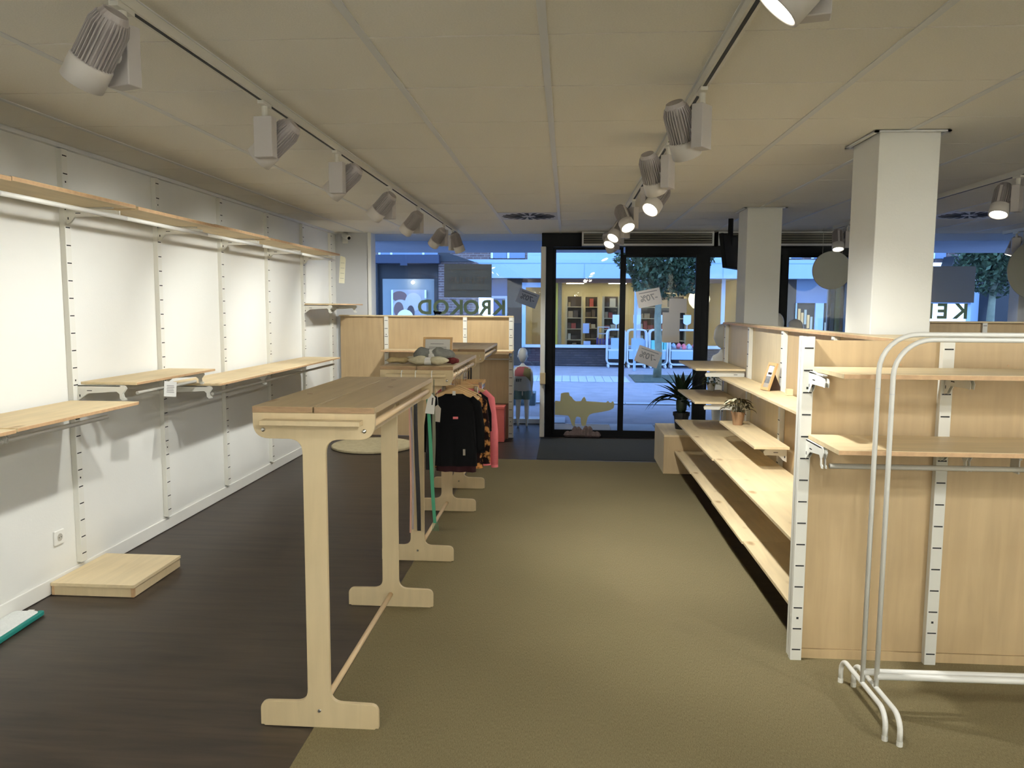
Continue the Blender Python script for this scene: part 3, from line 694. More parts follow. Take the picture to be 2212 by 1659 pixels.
# ---- far partitions by the windows
def partition(label, x0, x1, y, z1, ups, mid):
    t = thing('wooden_partition', label, 'partition', (mid, y, 0))
    xs = [x0] + ups[1:-1] + [x1] if len(ups) > 2 else [x0, x1]
    for a, b in zip(xs[:-1], xs[1:]): obj('back_panel', MB().box(a-mid+.001, b-mid-.001, 0, .016, .002, z1), 'panelwood', t)
    for u in ups: upright_parts(t, u-mid, -.0005, 0, 0, z1, .051, .0986, (.2, z1-.22), dp=.03)
    obj('top_cap', MB().box(x0-mid-.005, x1-mid+.005, -.035, .022, z1, z1+.016), 'shelfwood_x', t)
    return t
t = partition('wooden partition at the left in front of the shop window', -2.79, -.645, 9.38, 1.48, [-2.21, -1.235, -.672], -1.7)
obj('side_cover', MB().box(1.055, 1.062, -.03, .018, 0, 1.48), 'white', t)
partition('wooden partition at the far right in front of the window', 3.30, 6.3, 8.60, 1.462, [3.33, 3.86, 4.455, 5.05, 5.645, 6.24], 4.8)
t = shelf('gondola_shelf', 'short bright shelf at the right end of the left partition', None, -.93, 9.38, 1.085, 0, .60, .33, 'shelfwood_x', .022, (.26, -.26), False, .26, (-.29, .29, -.25, -.08, .009))
t = shelf('gondola_shelf', 'long shelf of the left partition behind the tables', None, -1.72, 9.38, 1.085, 0, .96, .33, 'shelfwood_x', .022, (.48,), False, .26)

# wooden plinth and pink box
t = thing('plinth', 'plywood cube plinth carrying the spiky plant', 'plinth', (1.225, 7.835, 0))
obj('front_panel', MB().box(-.27, .27, -.385, -.367, 0, .362), 'panelwood', t); obj('side_panel', MB().box(-.27, -.252, -.367, .385, 0, .362), 'panelpale', t)
obj('side_panel', MB().box(.252, .27, -.367, .385, 0, .362), 'panelpale', t); obj('back_panel', MB().box(-.252, .252, .367, .385, 0, .362), 'panelpale', t)
obj('top_panel', MB().box(-.27, .27, -.385, .385, .362, .38), 'shelfwood', t)
t = thing('storage_box', 'salmon pink box on the floor in front of the partition', 'box', (-.87, 9.14, 0))
obj('box_body', MB().box(-.16, .145, -.10, .10, 0, .40), 'pink', t, bevel=.003); obj('lid', MB().box(-.165, .15, -.105, .105, .40, .425), 'pink', t, bevel=.002)
t = thing('brown_box', 'brown wooden box behind the pink box', 'box', (-.80, 9.29, 0)); obj('box_body', MB().box(-.20, .105, -.03, .03, 0, .43), 'brown', t)

# ================================================================== RAIL TABLES
def table_leg(m, y0, y1):
    pr = fillet([(-.229, .004, .0), (-.218, .004, 0), (-.214, .0, 0), (.214, .0, 0), (.218, .004, 0), (.229, .004, 0), (.229, .098, .034), (.0435, .102, .05), (.0435, 1.116, .055), (.229, 1.116, .062), (.229, 1.213, 0), (-.229, 1.213, 0), (-.229, 1.116, .062), (-.0435, 1.116, .055), (-.0435, .102, .05), (-.229, .098, .034)], 7)
    return m.prism(pr, y0, y1)
def make_table(label):
    t = thing('rail_table', label, 'table', (0, 0, 0), 0, 'high plywood rail tables in a row')
    for s in (-1, 1):
        y0, y1 = (-.61, -.592) if s < 0 else (.592, .61)
        lg = obj('leg_panel', table_leg(MB(), y0, y1), 'birch', t, bevel=.0015)
        yo = s*.61
        b = MB(); b.box(-.185, .185, min(yo, yo+s*.048), max(yo, yo+s*.048), 1.172, 1.190); obj('end_ledge', b, 'birch', t, bevel=.001)
        for x in (-.19, .19):
            o = obj('bolt', MB(Matrix.Translation((x, yo, 1.149)) @ Matrix.Rotation(PI/2*s*-1, 4, 'X')).lathe([(.0085, -.002), (.0085, .0), (.007, .0035), (.003, .005)], 14), 'steel', lg, smooth=False)
        obj('bolt', MB(Matrix.Translation((0, yo, .066)) @ Matrix.Rotation(PI/2*s*-1, 4, 'X')).lathe([(.0075, -.002), (.0075, .0), (.005, .003)], 12), 'steel', lg)
    for a, b in ((-.229, -.0035), (.0035, .229)):
        pl = obj('top_plank', MB().box(a, b, -.612, .612, 1.2135, 1.236), 'birch_top', t, bevel=.0015)
        for yy in (-.6125, .6125): obj('plank_end', MB().box(a+.001, b-.001, yy-.0006, yy+.0006, 1.2145, 1.235), 'top_edge', pl)
        kn = MB()
        for kx, ky in ((.06, .45), (.12, .12)) if a > 0 else ((-.15, -.2),): kn.lathe([(.011, 0), (.011, .0004)], 12, (kx, ky, 1.2361), sx=1.2, sy=.8)
        obj('knot', kn, 'top_edge', pl); pl.children[-1]['kind'] = 'stuff'
    for x in (-.165, .165):
        m = MB(); ap = [(-.592, 1.118), (.592, 1.118), (.592, 1.213), (-.592, 1.213)]
        m.box(x-.009, x+.009, -.592, -.07, 1.118, 1.2125); m.box(x-.009, x+.009, .07, .592, 1.118, 1.2125); m.box(x-.009, x+.009, -.07, .07, 1.118, 1.138); m.box(x-.009, x+.009, -.07, .07, 1.176, 1.2125)
        for sy in (-1, 1): m.prism([(sy*.07, 1.138), (sy*.045, 1.138), (sy*.07, 1.158)], x-.009, x+.009, 'x'); m.prism([(sy*.07, 1.176), (sy*.045, 1.176), (sy*.07, 1.158)], x-.009, x+.009, 'x')
        obj('apron', m, 'birch', t)
        obj('hanging_rail', MB().tube([(math.copysign(.205, x), -.592, 1.166), (math.copysign(.205, x), .592, 1.166)], .0125, 14), 'pine', t, smooth=True)
    obj('lower_rail', MB().tube([(0, -.592, .066), (0, .592, .066)], .0125, 14), 'pine', t, smooth=True)
    return t
t1 = make_table('nearest empty high plywood table standing in the foreground')
t2 = dup(t1, (-.923, 5.305, 0), 0, 'middle high plywood table with woollen bundles on top and clothes on its rail')
t3 = dup(t1, (-.935, 7.27, 0), 0, 'farthest high plywood table, near the wooden partition')
t1.location = (-.923, 3.352, 0)

tag(obj('round_rug', MB().lathe([(.46, .0), (.468, .004), (.468, .022), (.46, .028)], 56, (-2.20, 8.60, .0005)), 'rug', smooth=False), 'round beige felt rug on the dark floor behind the tables', 'rug')

# ---- things on the middle table
TT = 1.2372
t = thing('framed_notice', 'oak framed printed notice standing on the middle table', 'picture frame', (-.866, 5.13, TT), math.radians(-3))
B = Matrix.Rotation(math.radians(-10), 4, 'X')
m = MB(B); m.box(-.10, .10, -.006, .012, .0, .014); m.box(-.10, .10, -.006, .012, .150, .164); m.box(-.10, -.086, -.006, .012, .014, .15); m.box(.086, .10, -.006, .012, .014, .15)
obj('frame_rim', m, 'oak', t); obj('print_sheet', MB(B).box(-.086, .086, .0, .006, .014, .15), 'paper', t)
m = MB(B)
for k in range(6): m.box(-.06+.01*(k == 5), .06-.02*(k == 5), -.0006, 0, .05+k*.011+(k == 5)*.012, .054+k*.011+(k == 5)*.012)
obj('print', m, 'cardink', t); obj('foot', MB().box(-.02, .02, .02, .09, .0, .004), 'brown', t); obj('strut', MB(B).box(-.012, .012, .011, .014, .0, .10), 'brown', t)
M['wool_grey'] = mat('grey_wool', srgb(110, 110, 104), 1, spec=.05, var=.18, scale=30, bump=1, bscale=90)
M['wool_cream'] = mat('cream_wool', srgb(196, 188, 160), 1, spec=.05, var=.18, scale=26, bump=1, bscale=90)
M['wool_tan'] = mat('tan_wool', srgb(170, 150, 110), 1, spec=.05, var=.1, scale=30, bump=1, bscale=90)
M['wool_red'] = mat('dark_red_wool', srgb(98, 44, 44), 1, spec=.05, var=.2, scale=30, bump=1, bscale=90)
def bundle(label, x, y, z, L, r, rz, m, band=True, flat=.7, tips=None):
    t = thing('sock_bundle', label, 'socks', (x, y, z), rz, 'woollen bundles on the middle table')
    n, seg = 15, 16; vs = []; fs = []; ph = random.random()*9
    for i in range(n+1):
        u = -1+2*i/n; rr = r*(1-abs(u)**5*.75)*(1+.13*math.sin(u*7+ph)); rr *= (.8 if abs(u) < .18 and band else 1)
        for k in range(seg):
            a = 2*PI*k/seg; wob = 1+.08*math.sin(3*a+u*5+ph)
            vs.append((u*L/2, math.cos(a)*rr*wob, r*flat*.98+math.sin(a)*rr*flat*wob))
    zmin = min(v[2] for v in vs); vs = [(a, b, c-zmin) for a, b, c in vs]
    for i in range(n):
        for k in range(seg): fs.append((i*seg+k, i*seg+(k+1) % seg, (i+1)*seg+(k+1) % seg, (i+1)*seg+k))
    fs += [tuple(range(seg)), tuple(range(n*seg, (n+1)*seg))]
    obj('bundle', MB().add(vs, fs), m, t, smooth=True)
    if tips: obj('toe', MB().lathe([(.01, 0), (r*.7, .012), (r*.72, r*.6), (r*.4, r*1.0), (.006, r*1.06)], 14, (-L/2+r*.5, 0, .001)), tips, t, smooth=True)
    if band:
        b = MB(Matrix.Rotation(PI/2, 4, 'Y')); zc = r*flat
        vs = []; 
        for q in (-.022, .022):
            for k in range(20):
                a = 2*PI*k/20; vs.append((q, math.cos(a)*r*.93, max(.0008, zc+math.sin(a)*r*flat*.98)))
        obj('paper_band', MB().add(vs, [(k, (k+1) % 20, 20+(k+1) % 20, 20+k) for k in range(20)]), 'paper', t)
bundle('cream woollen sock with tan toe at the left end of the middle table', -1.075, 4.90, TT, .16, .026, .1, 'wool_tan', False)
bundle('white folded sock behind the tan toe on the middle table', -.985, 4.99, TT, .13, .027, .25, 'wool_cream', False)
bundle('large cream wool bundle with white paper band at the front of the middle table', -.865, 4.79, TT, .26, .036, .0, 'wool_cream', True)
bundle('grey wool bundle with white paper band, behind the cream one', -.86, 4.93, TT+.0, .25, .052, .03, 'wool_grey', True, .9)
bundle('second grey wool bundle lying behind on the middle table', -.86, 5.035, TT, .26, .050, -.12, 'wool_grey', True, .9)
bundle('small dark red wool bundle at the right of the pile', -.728, 4.90, TT, .10, .027, -.6, 'wool_red', False)

# ---- hooks, belts, labels at the near end of the middle table
def hook(x, label):
    p = [(x, 4.668, 1.205), (x, 4.655, 1.212), (x, 4.636, 1.205), (x, 4.632, 1.17), (x, 4.640, 1.15), (x, 4.652, 1.152)]
    tag(obj('wire_hook', MB().tube(p, .0028, 8), 'white2', smooth=True), label, 'hook', 'white hooks on the end ledge of the middle table')
for x, l in ((-1.005, 'leftmost white wire hook on the ledge of the middle table'), (-.918, 'middle white wire hook on the ledge of the middle table'), (-.818, 'right white wire hook on the ledge of the middle table')): hook(x, l)
def belt(label, x, y, z0, z1, w0, m, lean=0.0, fringe=False, loop=True):
    t = thing('belt', label, 'belt', (x, y, z0), 0, 'long belts hanging from the middle table')
    L = z1-z0; n = 12; b = MB()
    vs = []
    for i in range(n+1):
        u = i/n; dx = lean*(1-u)+.004*math.sin(u*5+x*40); ww = w0*(.9+.1*math.sin(u*4))
        vs += [(dx-ww/2, -.002, u*L), (dx+ww/2, -.002, u*L), (dx+ww/2, .002, u*L), (dx-ww/2, .002, u*L)]
    fs = [(0, 1, 2, 3), (4*n, 4*n+1, 4*n+2, 4*n+3)]
    for i in range(n):
        for k in range(4): fs.append((i*4+k, i*4+(k+1) % 4, (i+1)*4+(k+1) % 4, (i+1)*4+k))
    obj('strap', b.add(vs, fs), m, t)
    if loop: obj('loop', MB().tube([(0, 0, L-.01), (.0, -.004, L+.03), (0, 0, 1.162-z0 if y < 4.66 else L+.05)], .003, 6), m, t)
    if fringe:
        f = MB()
        for k in range(5): f.tube([(lean-.012+k*.006, 0, .01), (lean-.02+k*.010, 0, -.05)], .0012, 5)
        obj('tassel', f, m, t); t.children[-1]['kind'] = 'stuff'
for nm, c in (('b_pink', (196, 150, 132)), ('b_lav', (150, 138, 140)), ('b_black', (12, 10, 12)), ('b_teal', (58, 132, 100)), ('b_grey', (104, 104, 84)), ('b_dkgrey', (84, 88, 74))): M[nm] = mat('belt_' + nm, srgb(*c), .8)
belt('pale pink long belt, leftmost of the hanging belts', -.953, 4.630, .20, 1.10, .010, 'b_pink')
belt('greyish lavender long belt beside the pale pink one', -.941, 4.636, .22, 1.10, .012, 'b_lav')
belt('wide black long belt left of the table leg', -.915, 4.628, .215, 1.10, .026, 'b_black', .012)
belt('teal green long belt with fringed end', -.845, 4.615, .27, 1.10, .022, 'b_teal', .05, True)
belt('second black belt behind the teal belt', -.832, 4.640, .60, 1.10, .034, 'b_black', -.006)
belt('olive grey belt right of the teal belt', -.802, 4.630, .52, 1.08, .020, 'b_grey', -.010)
for lab, x, y, z, s, rz in (('white shop label with black print hanging beside the teal belt', -.825, 4.60, .955, 1, .1), ('grey label hanging behind the white label', -.792, 4.648, .90, .85, -.2)):
    t = thing('swing_label', lab, 'label', (x, y, z), rz)
    B = Matrix.Rotation(math.radians(6), 4, 'Y'); obj('card', MB(B).prism([(-.028*s, 0), (.028*s, 0), (.026*s, .10*s), (.0, .125*s), (-.018*s, .11*s)], -.001, .001), 'paper' if s == 1 else 'sheet', t)
    obj('string', MB().tube([(.012, 0, .115*s), (.0, .01, .20)], .001, 5), 'paper', t)
    if s == 1: obj('print', MB(B).box(.006, .014, -.0016, -.001, .055, .10), 'inkdark', t)

# ---- hangers and children's clothes on the middle table's aisle side rail
HX, HZ = -.718, 1.166
def hanger(label, y, rz=0.0, m='oak', clips=False):
    t = thing('clothes_hanger', label, 'hanger', (HX, y, HZ), rz, "hangers on the middle table's rail")
    hk = [(0, -.0, -.10), (0, 0, -.035)] + [(-.018*math.cos(a)+.018-.018, 0, .000+.018*math.sin(a)) if False else (.019*math.sin(a), 0, .0-.019*math.cos(a)) for a in [0+k*PI/7*1.25 for k in range(1, 8)]]
    obj('hook', MB().tube(hk, .0018, 7), 'steel', t, smooth=True)
    if clips:
        obj('bar', MB().box(-.13, .13, -.006, .006, -.115, -.092), m, t, bevel=.003)
        for x in (-.11, .11): obj('clip', MB().box(x-.014, x+.014, -.011, .011, -.15, -.10), 'steel', t, bevel=.003)
    else:
        pr = [(-.16, -.158), (-.155, -.145), (-.08, -.112), (-.02, -.086), (0, -.082), (.02, -.086), (.08, -.112), (.155, -.145), (.16, -.158), (.15, -.163), (.075, -.135), (0, -.118), (-.075, -.135), (-.15, -.163)]
        obj('yoke', MB().prism(pr, -.007, .007), m, t, bevel=.003)
    return t
def garment(label, y, rz, wd, ln, m, sleeve=.26, cat='shirt', neck=True, x=HX, z0=1.045, sm=None):
    t = thing('hanging_' + cat, label, cat, (x, y, z0-ln), rz, "children's clothes on the middle table's rail")
    seg = 24; ph = random.random()*6; rows = 14
    prof = []
    for i in range(rows+1):
        u = i/rows                       # 0 hem .. 1 shoulder
        hw = wd/2*(1.0-.10*u) if u < .86 else wd/2*(.90-1.0*(u-.86)/.14*.45)
        th = .026*(1+.25*(1-u)) if u < .86 else .026-.016*(u-.86)/.14
        prof.append((hw, th, u*ln if u < .86 else (.86+(u-.86)*1.0)*ln))
    vs = []; fs = []
    for hw, th, z in prof:
        for k in range(seg):
            a = 2*PI*k/seg; c = math.cos(a); s = math.sin(a)
            fold = .010*math.sin(c*9+ph)*(1-z/ln)
            vs.append((hw*c, th*math.copysign(abs(s)**.6, s)+fold, z))
    for i in range(rows):
        for k in range(seg): fs.append((i*seg+k, i*seg+(k+1) % seg, (i+1)*seg+(k+1) % seg, (i+1)*seg+k))
    fs += [tuple(range(rows*seg, (rows+1)*seg))]
    obj('body', MB().add(vs, fs), m, t, smooth=True)
    if sleeve:
        for s in (-1, 1):
            p = [(s*wd*.36, 0, ln*.95), (s*wd*.47, 0, ln*.86), (s*(wd*.50+.015), .004, ln*.86-sleeve*.5), (s*(wd*.50+.022), .008, ln*.86-sleeve)]
            b = MB(); n0 = len(b.v); b.tube(p, [.022, .034, .032, .026], 12); o = obj('sleeve', b, sm or m, t, smooth=True); o.scale = (1, .62, 1)
            obj('cuff', MB().tube([p[-1], (p[-1][0]+s*.001, p[-1][1], p[-1][2]-.02)], .025, 12), sm or m, t).scale = (1, .62, 1)
    if neck: obj('neck_label', MB().box(-.010, .010, -.012, -.009, ln-.012, ln+.018), 'paper', t)
    return t
hanger('wooden hanger holding the black jumper', 4.905, .05)
g = garment("black children's jumper at the front of the rail", 4.905, .05, .30, .47, 'cloth_black', .30, 'jumper')
obj('chest_print', MB().box(-.005, .028, -.0375, -.034, .31, .325), 'cloth_pink', g); obj('hem_label', MB().box(.060, .075, -.046, -.042, .075, .115), 'sheet', g)
hanger('wooden hanger behind the black jumper', 4.98, -.04)
garment('dark maroon shirt behind the black jumper', 4.985, -.04, .27, .525, 'cloth_dark', .30, 'shirt', False)
hanger('wooden hanger of the brown floral blouse', 5.07, .06)
garment('dark blouse with brown floral pattern on the rail', 5.075, .06, .34, .52, 'cloth_floral', .40, 'blouse', False)
hanger('clip hanger with steel clips, middle of the rail', 5.18, 0, 'oak', True)
garment('black vest between the floral blouse and the pink coat', 5.22, .0, .33, .42, 'cloth_black', .20, 'vest', False, z0=1.03)
hanger('wooden hanger of the pink coat', 5.34, .02)
garment("pink children's coat at the far side of the rail", 5.345, .02, .40, .55, 'cloth_pink', .47, 'coat', False, z0=1.04)
for k, y in enumerate((5.46, 5.53, 5.60)): hanger(['empty clip hanger just behind the pink coat', 'next empty clip hanger on the rail', 'last empty clip hanger on the rail'][k], y, .03*(k-1), 'oak', True)
for x, y, lab in ((-.706, 5.66, 'thin black belt hanging at the far end of the middle table'), (-.728, 5.70, 'second thin black belt at the far end of the middle table')):
    belt(lab, x, y, .72, 1.155, .012, 'b_black', 0, False, False)

# ================================================================== WHITE CLOTHES RACKS
def rack(label, x, y0, z_top, rz=0.0, bar=True, L=1.05):
    t = thing('clothes_rack', label, 'clothes rack', (x, y0, 0), math.radians(rz), 'two white garment racks pushed together'); r = .0095
    def arc(c, r0, a0, a1, pl, n=8):
        out = []
        for k in range(n+1):
            a = a0+(a1-a0)*k/n
            out.append((c[0]+(r0*math.cos(a) if pl == 'x' else 0), c[1]+(r0*math.cos(a) if pl == 'y' else 0), c[2]+r0*math.sin(a)))
        return out
    R = .14; zt = z_top
    up = [(0, 0, .11), (0, 0, zt-R)] + arc((R, 0, zt-R), R, PI, PI/2, 'x')[1:] + arc((L-R, 0, zt-R), R, PI/2, 0, 'x') + [(L, 0, .11)]
    obj('tube_frame', MB().tube(up, r, 14), 'white2', t, smooth=True)
    for s in (0, L):
        f = [(s, -.225, 0.0), (s, -.225, .05)] + arc((s, -.165, .05), .06, PI, PI/2, 'y')[1:] + [(s, .0, .110)] + arc((s, .165, .05), .06, PI/2, 0, 'y') + [(s, .225, 0.0)]
        ft = obj('foot', MB().tube(f, .010, 14), 'white2', t, smooth=True)
        for yy in (-.225, .225): obj('foot_cap', MB().tube([(s, yy, 0), (s, yy, .018)], .0112, 12), 'white', ft)
        obj('tube_joint', MB().tube([(s, 0, z_top-.21), (s, 0, z_top-.207)], .0099, 14), 'tbar', t); 
    if bar: obj('lower_bar', MB().tube([(0, .0, .157), (L, .0, .157)], .0135, 14), 'white2', t, smooth=True)
    return t
rack('white tubular clothes rack at right, its left tube outermost', 1.203, 3.05, 1.508, .8)
rack('second white tubular clothes rack nested just inside the first', 1.243, 3.015, 1.490, .5)

# ================================================================== PLANTS
def blade(b, base, d, L, w, droop, n=7, fold=.15, wm=.45):
    """curved pointed leaf from base along direction d"""
    d = Vector(d).normalized(); side = d.cross(Vector((0, 0, 1)))
    side = side.normalized() if side.length > .05 else Vector((1, 0, 0)); p = Vector(base); vs = []; fs = []; v = d.copy()
    for i in range(n+1):
        u = i/n; ww = w*(math.sin(PI*min(1, (u+.12)/1.12))**.8 if wm else (1-u))*(1-u**3*.6)
        nrm = side.cross(v).normalized()
        vs += [p-side*ww/2+nrm*ww*fold, p.copy(), p+side*ww/2+nrm*ww*fold]
        v = (v + Vector((0, 0, -droop/n))).normalized(); p = p+v*(L/n)
    for i in range(n):
        a = i*3; fs += [(a, a+1, a+4, a+3), (a+1, a+2, a+5, a+4)]
    b.add(vs, fs)
def pot(t, r0, r1, h, m, rim=True, z=0):
    pr = [(r0, 0), (r1*.98, h*.8)] + ([(r1*1.08, h*.8), (r1*1.1, h)] if rim else [(r1, h)]) + [(r1*.92, h), (r1*.9, h*.86), (0.004, h*.86)]
    obj('pot', MB().lathe(pr, 24, (0, 0, z)), m, t, smooth=False); obj('soil', MB().lathe([(.004, h*.87), (r1*.88, h*.87), (r1*.86, h*.9), (.004, h*.9)], 18, (0, 0, z)), 'soil', t)
t = thing('potted_yucca', 'spiky dark green plant in a black pot on the plywood plinth', 'plant', (1.175, 7.86, .38))
pot(t, .058, .078, .17, 'potblack')
obj('trunk', MB().lathe([(.034, .15), (.052, .20), (.056, .27), (.04, .36)], 14), 'leafdark', t, smooth=True)
rnd = random.Random(3)
b = MB()
for k in range(34):
    a = k*2.399; el = .35+.9*(k/34); L = .30-.08*(k/34)+rnd.random()*.05
    o = MB(); blade(o, (0.02*math.cos(a), .02*math.sin(a), .26+.10*k/34), (math.cos(a)*math.cos(el), math.sin(a)*math.cos(el)*.8, math.sin(el)), L, .062, 1.0-.7*k/34, 7)
    obj('leaf', o, 'leafdark', t)
for a, L in ((PI*1.02, .44), (PI*.97, .40), (PI*1.08, .36), (.05, .30), (-.1, .28)):
    o = MB(); blade(o, (0, 0, .30), (math.cos(a), math.sin(a)*.5, .75), L, .07, 1.9, 9); obj('leaf', o, 'leafdark', t)
for k in range(8):
    a = k*.8; o = MB(); blade(o, (.045*math.cos(a), .045*math.sin(a), .19), (math.cos(a), math.sin(a), .5), .06, .008, .2, 3); obj('root_shoot', o, 'leafdark', t)

t = thing('potted_plant', 'potted plant with dark and cream leaves on the narrow aisle shelf', 'plant', (1.335, 6.03, .704))
pot(t, .036, .050, .105, 'potbrown')
for k in range(34):
    a = k*2.399; u = (k+.5)/34; el = .15+1.25*u; L = .085+.03*rnd.random()
    base = (.02*math.cos(a), .02*math.sin(a), .10); top = Vector((math.cos(a)*math.cos(el)*.085, math.sin(a)*math.cos(el)*.085, .10+math.sin(el)*.105))
    o = MB(); o.tube([base, tuple(top)], .0016, 5); blade(o, top, (math.cos(a), math.sin(a), .35-.2*u), L*.75, .036, .9+rnd.random()*.6, 5)
    obj('leaf', o, 'leafpale' if (k % 4 == 1) else 'leafmid', t)
t = thing('hanging_plant', 'small trailing green plant in a white cup at the far shelf end', 'plant', (1.36, 7.30, .834))
pot(t, .03, .042, .07, 'plastic', False)
for k in range(40):
    a = k*2.399; u = (k+.5)/40; el = -.5+1.7*u
    base = (.03*math.cos(a), .03*math.sin(a), .07); top = Vector((math.cos(a)*math.cos(el)*.065, math.sin(a)*math.cos(el)*.055, .085+math.sin(el)*.06))
    o = MB(); o.tube([base, tuple(top)], .0012, 4); blade(o, top, (math.cos(a), math.sin(a), .2), .045, .022, 1.0, 4); obj('leaf', o, 'leafgreen', t)

# leaning photo frame
M['photo_sky'] = mat('photo_print_pale', srgb(208, 222, 240), .4); M['photo_dark'] = mat('photo_print_grey', srgb(120, 122, 124), .5, var=.5, scale=40)
t = thing('photo_frame', 'small leaning photo frame on the upper aisle shelf', 'picture frame', (1.360, 5.36, 1.047), math.radians(-76))
B = Matrix.Rotation(math.radians(-18), 4, 'X')
m = MB(B); m.box(-.055, .055, -.006, .008, 0, .02); m.box(-.055, .055, -.006, .008, .175, .195); m.box(-.055, -.038, -.006, .008, .02, .175); m.box(.038, .055, -.006, .008, .02, .175)
obj('frame_rim', m, 'oak', t); obj('photo_top', MB(B).box(-.038, .038, 0, .004, .10, .175), 'photo_sky', t); obj('photo_bottom', MB(B).box(-.038, .038, 0, .004, .05, .10), 'photo_dark', t); obj('caption', MB(B).box(-.038, .038, 0, .004, .02, .05), 'sheet', t)
M['standbrown'] = mat('frame_stand', srgb(58, 36, 22), .6)
obj('stand', MB().prism([(.03, 0), (.11, 0), (.105, .02), (.055, .125), (.035, .12)], -.022, .022, 'x'), 'standbrown', t)
slab('wood_block', 'small wooden block behind the photo frame', 'block', MB().box(1.425, 1.465, 5.06, 5.10, 1.0455, 1.085), 'shelfwood')

# ================================================================== MANNEQUINS
def limb_hand(vs, es, wrist, d, r=.012, s=1.0):
    """palm and five short fingers grown from a wrist vertex index"""
    d = Vector(d).normalized(); sd = d.cross(Vector((0, 1, 0))).normalized(); w0 = Vector(vs[wrist][:3])
    p = len(vs); vs.append((*(w0+d*.03*s), .016*s)); es.append((wrist, p)); q = len(vs); vs.append((*(w0+d*.055*s), .017*s)); es.append((p, q))
    for i, (o, L) in enumerate(((-.014, .034), (-.005, .040), (.004, .038), (.013, .030))):
        a = len(vs); vs.append((*(w0+d*(.07*s)+sd*o*s), .0055*s)); es.append((q, a))
        b = len(vs); vs.append((*(w0+d*(.07+L*.5)*s+sd*o*1.1*s+Vector((0, -.004, 0))), .005*s)); es.append((a, b))
        c = len(vs); vs.append((*(w0+d*(.07+L)*s+sd*o*1.1*s+Vector((0, -.012, 0))), .0042*s)); es.append((b, c))
    a = len(vs); vs.append((*(w0+d*.045*s-sd*.022*s), .0065*s)); es.append((p, a)); b = len(vs); vs.append((*(w0+d*.068*s-sd*.030*s), .0055*s)); es.append((a, b))
def mannequin(label, loc, rz, Ht, clothes):
    t = thing('child_mannequin', label, 'mannequin', loc, rz)
    k = Ht/1.10
    V = [(0, 0, .52, .075), (0, 0, .62, .062), (0, 0, .72, .074), (0, 0, .79, .066), (0, 0, .845, .028), (0, 0, .88, .026)]
    E_ = [(0, 1), (1, 2), (2, 3), (3, 4), (4, 5)]
    for s in (-1, 1):
        i = len(V); V += [(s*.050, 0, .46, .056), (s*.058, 0, .30, .036), (s*.058, .006, .25, .034), (s*.060, .012, .17, .034), (s*.060, .012, .055, .017), (s*.060, .0, .02, .018), (s*.062, -.06, .012, .014)]
        E_ += [(0, i), (i, i+1), (i+1, i+2), (i+2, i+3), (i+3, i+4), (i+4, i+5), (i+5, i+6)]
        j = len(V); V += [(s*.085, 0, .795, .034), (s*.115, .0, .755, .028), (s*.128, .01, .64, .022), (s*.120, -.02, .52, .015)]
        E_ += [(3, j), (j, j+1), (j+1, j+2), (j+2, j+3)]
        limb_hand(V, E_, j+3, (-s*.1, -.25, -1))
    V = [(a*k, b*k, c*k, (r*k, r*k*(.72 if i in (1, 2, 3) else .85 if i == 0 else 1))) for i, (a, b, c, r) in enumerate(V)]
    skin('body', V, E_, 'plastic', t, 2)
    # head: egg shape with chin, nose and ears
    h = MB(); rows, seg = 14, 20; vs = []; fs = []
    for i in range(rows+1):
        u = -1+2*i/rows; z = .98*k+u*.105*k; rr = math.sqrt(max(0.0004, 1-u*u))*(.072+.010*u)*k
        for q in range(seg):
            a = 2*PI*q/seg; x = math.cos(a)*rr*.92; y = math.sin(a)*rr*1.10
            if math.sin(a) < -.9 and -.35 < u < .1: y -= .010*k*(1-abs(u+.12)*3)
            vs.append((x, y, z))
    for i in range(rows):
        for q in range(seg): fs.append((i*seg+q, i*seg+(q+1) % seg, (i+1)*seg+(q+1) % seg, (i+1)*seg+q))
    fs += [tuple(range(seg)), tuple(range(rows*seg, (rows+1)*seg))]
    hd = obj('head', MB().add(vs, fs), 'plastic', t, smooth=True)
    for s in (-1, 1): obj('ear', MB().lathe([(.002, -.018*k), (.010*k, -.01*k), (.012*k, .006*k), (.004*k, .018*k)], 10, (s*.068*k, .004, .965*k), sx=.4), 'plastic', hd, smooth=True)
    if clothes: clothes(t, k)
    return t
def shell(t, name, m, rows):
    """clothing shell: rows of (z, half width, half depth, x offset)"""
    seg = 24; vs = [(x+w_*math.cos(2*PI*q/seg), d_*math.sin(2*PI*q/seg), z) for z, w_, d_, x in rows for q in range(seg)]
    fs = [(i*seg+q, i*seg+(q+1) % seg, (i+1)*seg+(q+1) % seg, (i+1)*seg+q) for i in range(len(rows)-1) for q in range(seg)]
    return obj(name, MB().add(vs, fs), m, t, smooth=True)
M['tank'] = mat('tank_white', srgb(186, 184, 176), .9); M['tankpink'] = mat('tank_pink', srgb(176, 96, 98), .9); M['tankolive'] = mat('tank_olive', srgb(132, 124, 84), .9); M['short'] = mat('teal_shorts', srgb(110, 138, 136), .9)
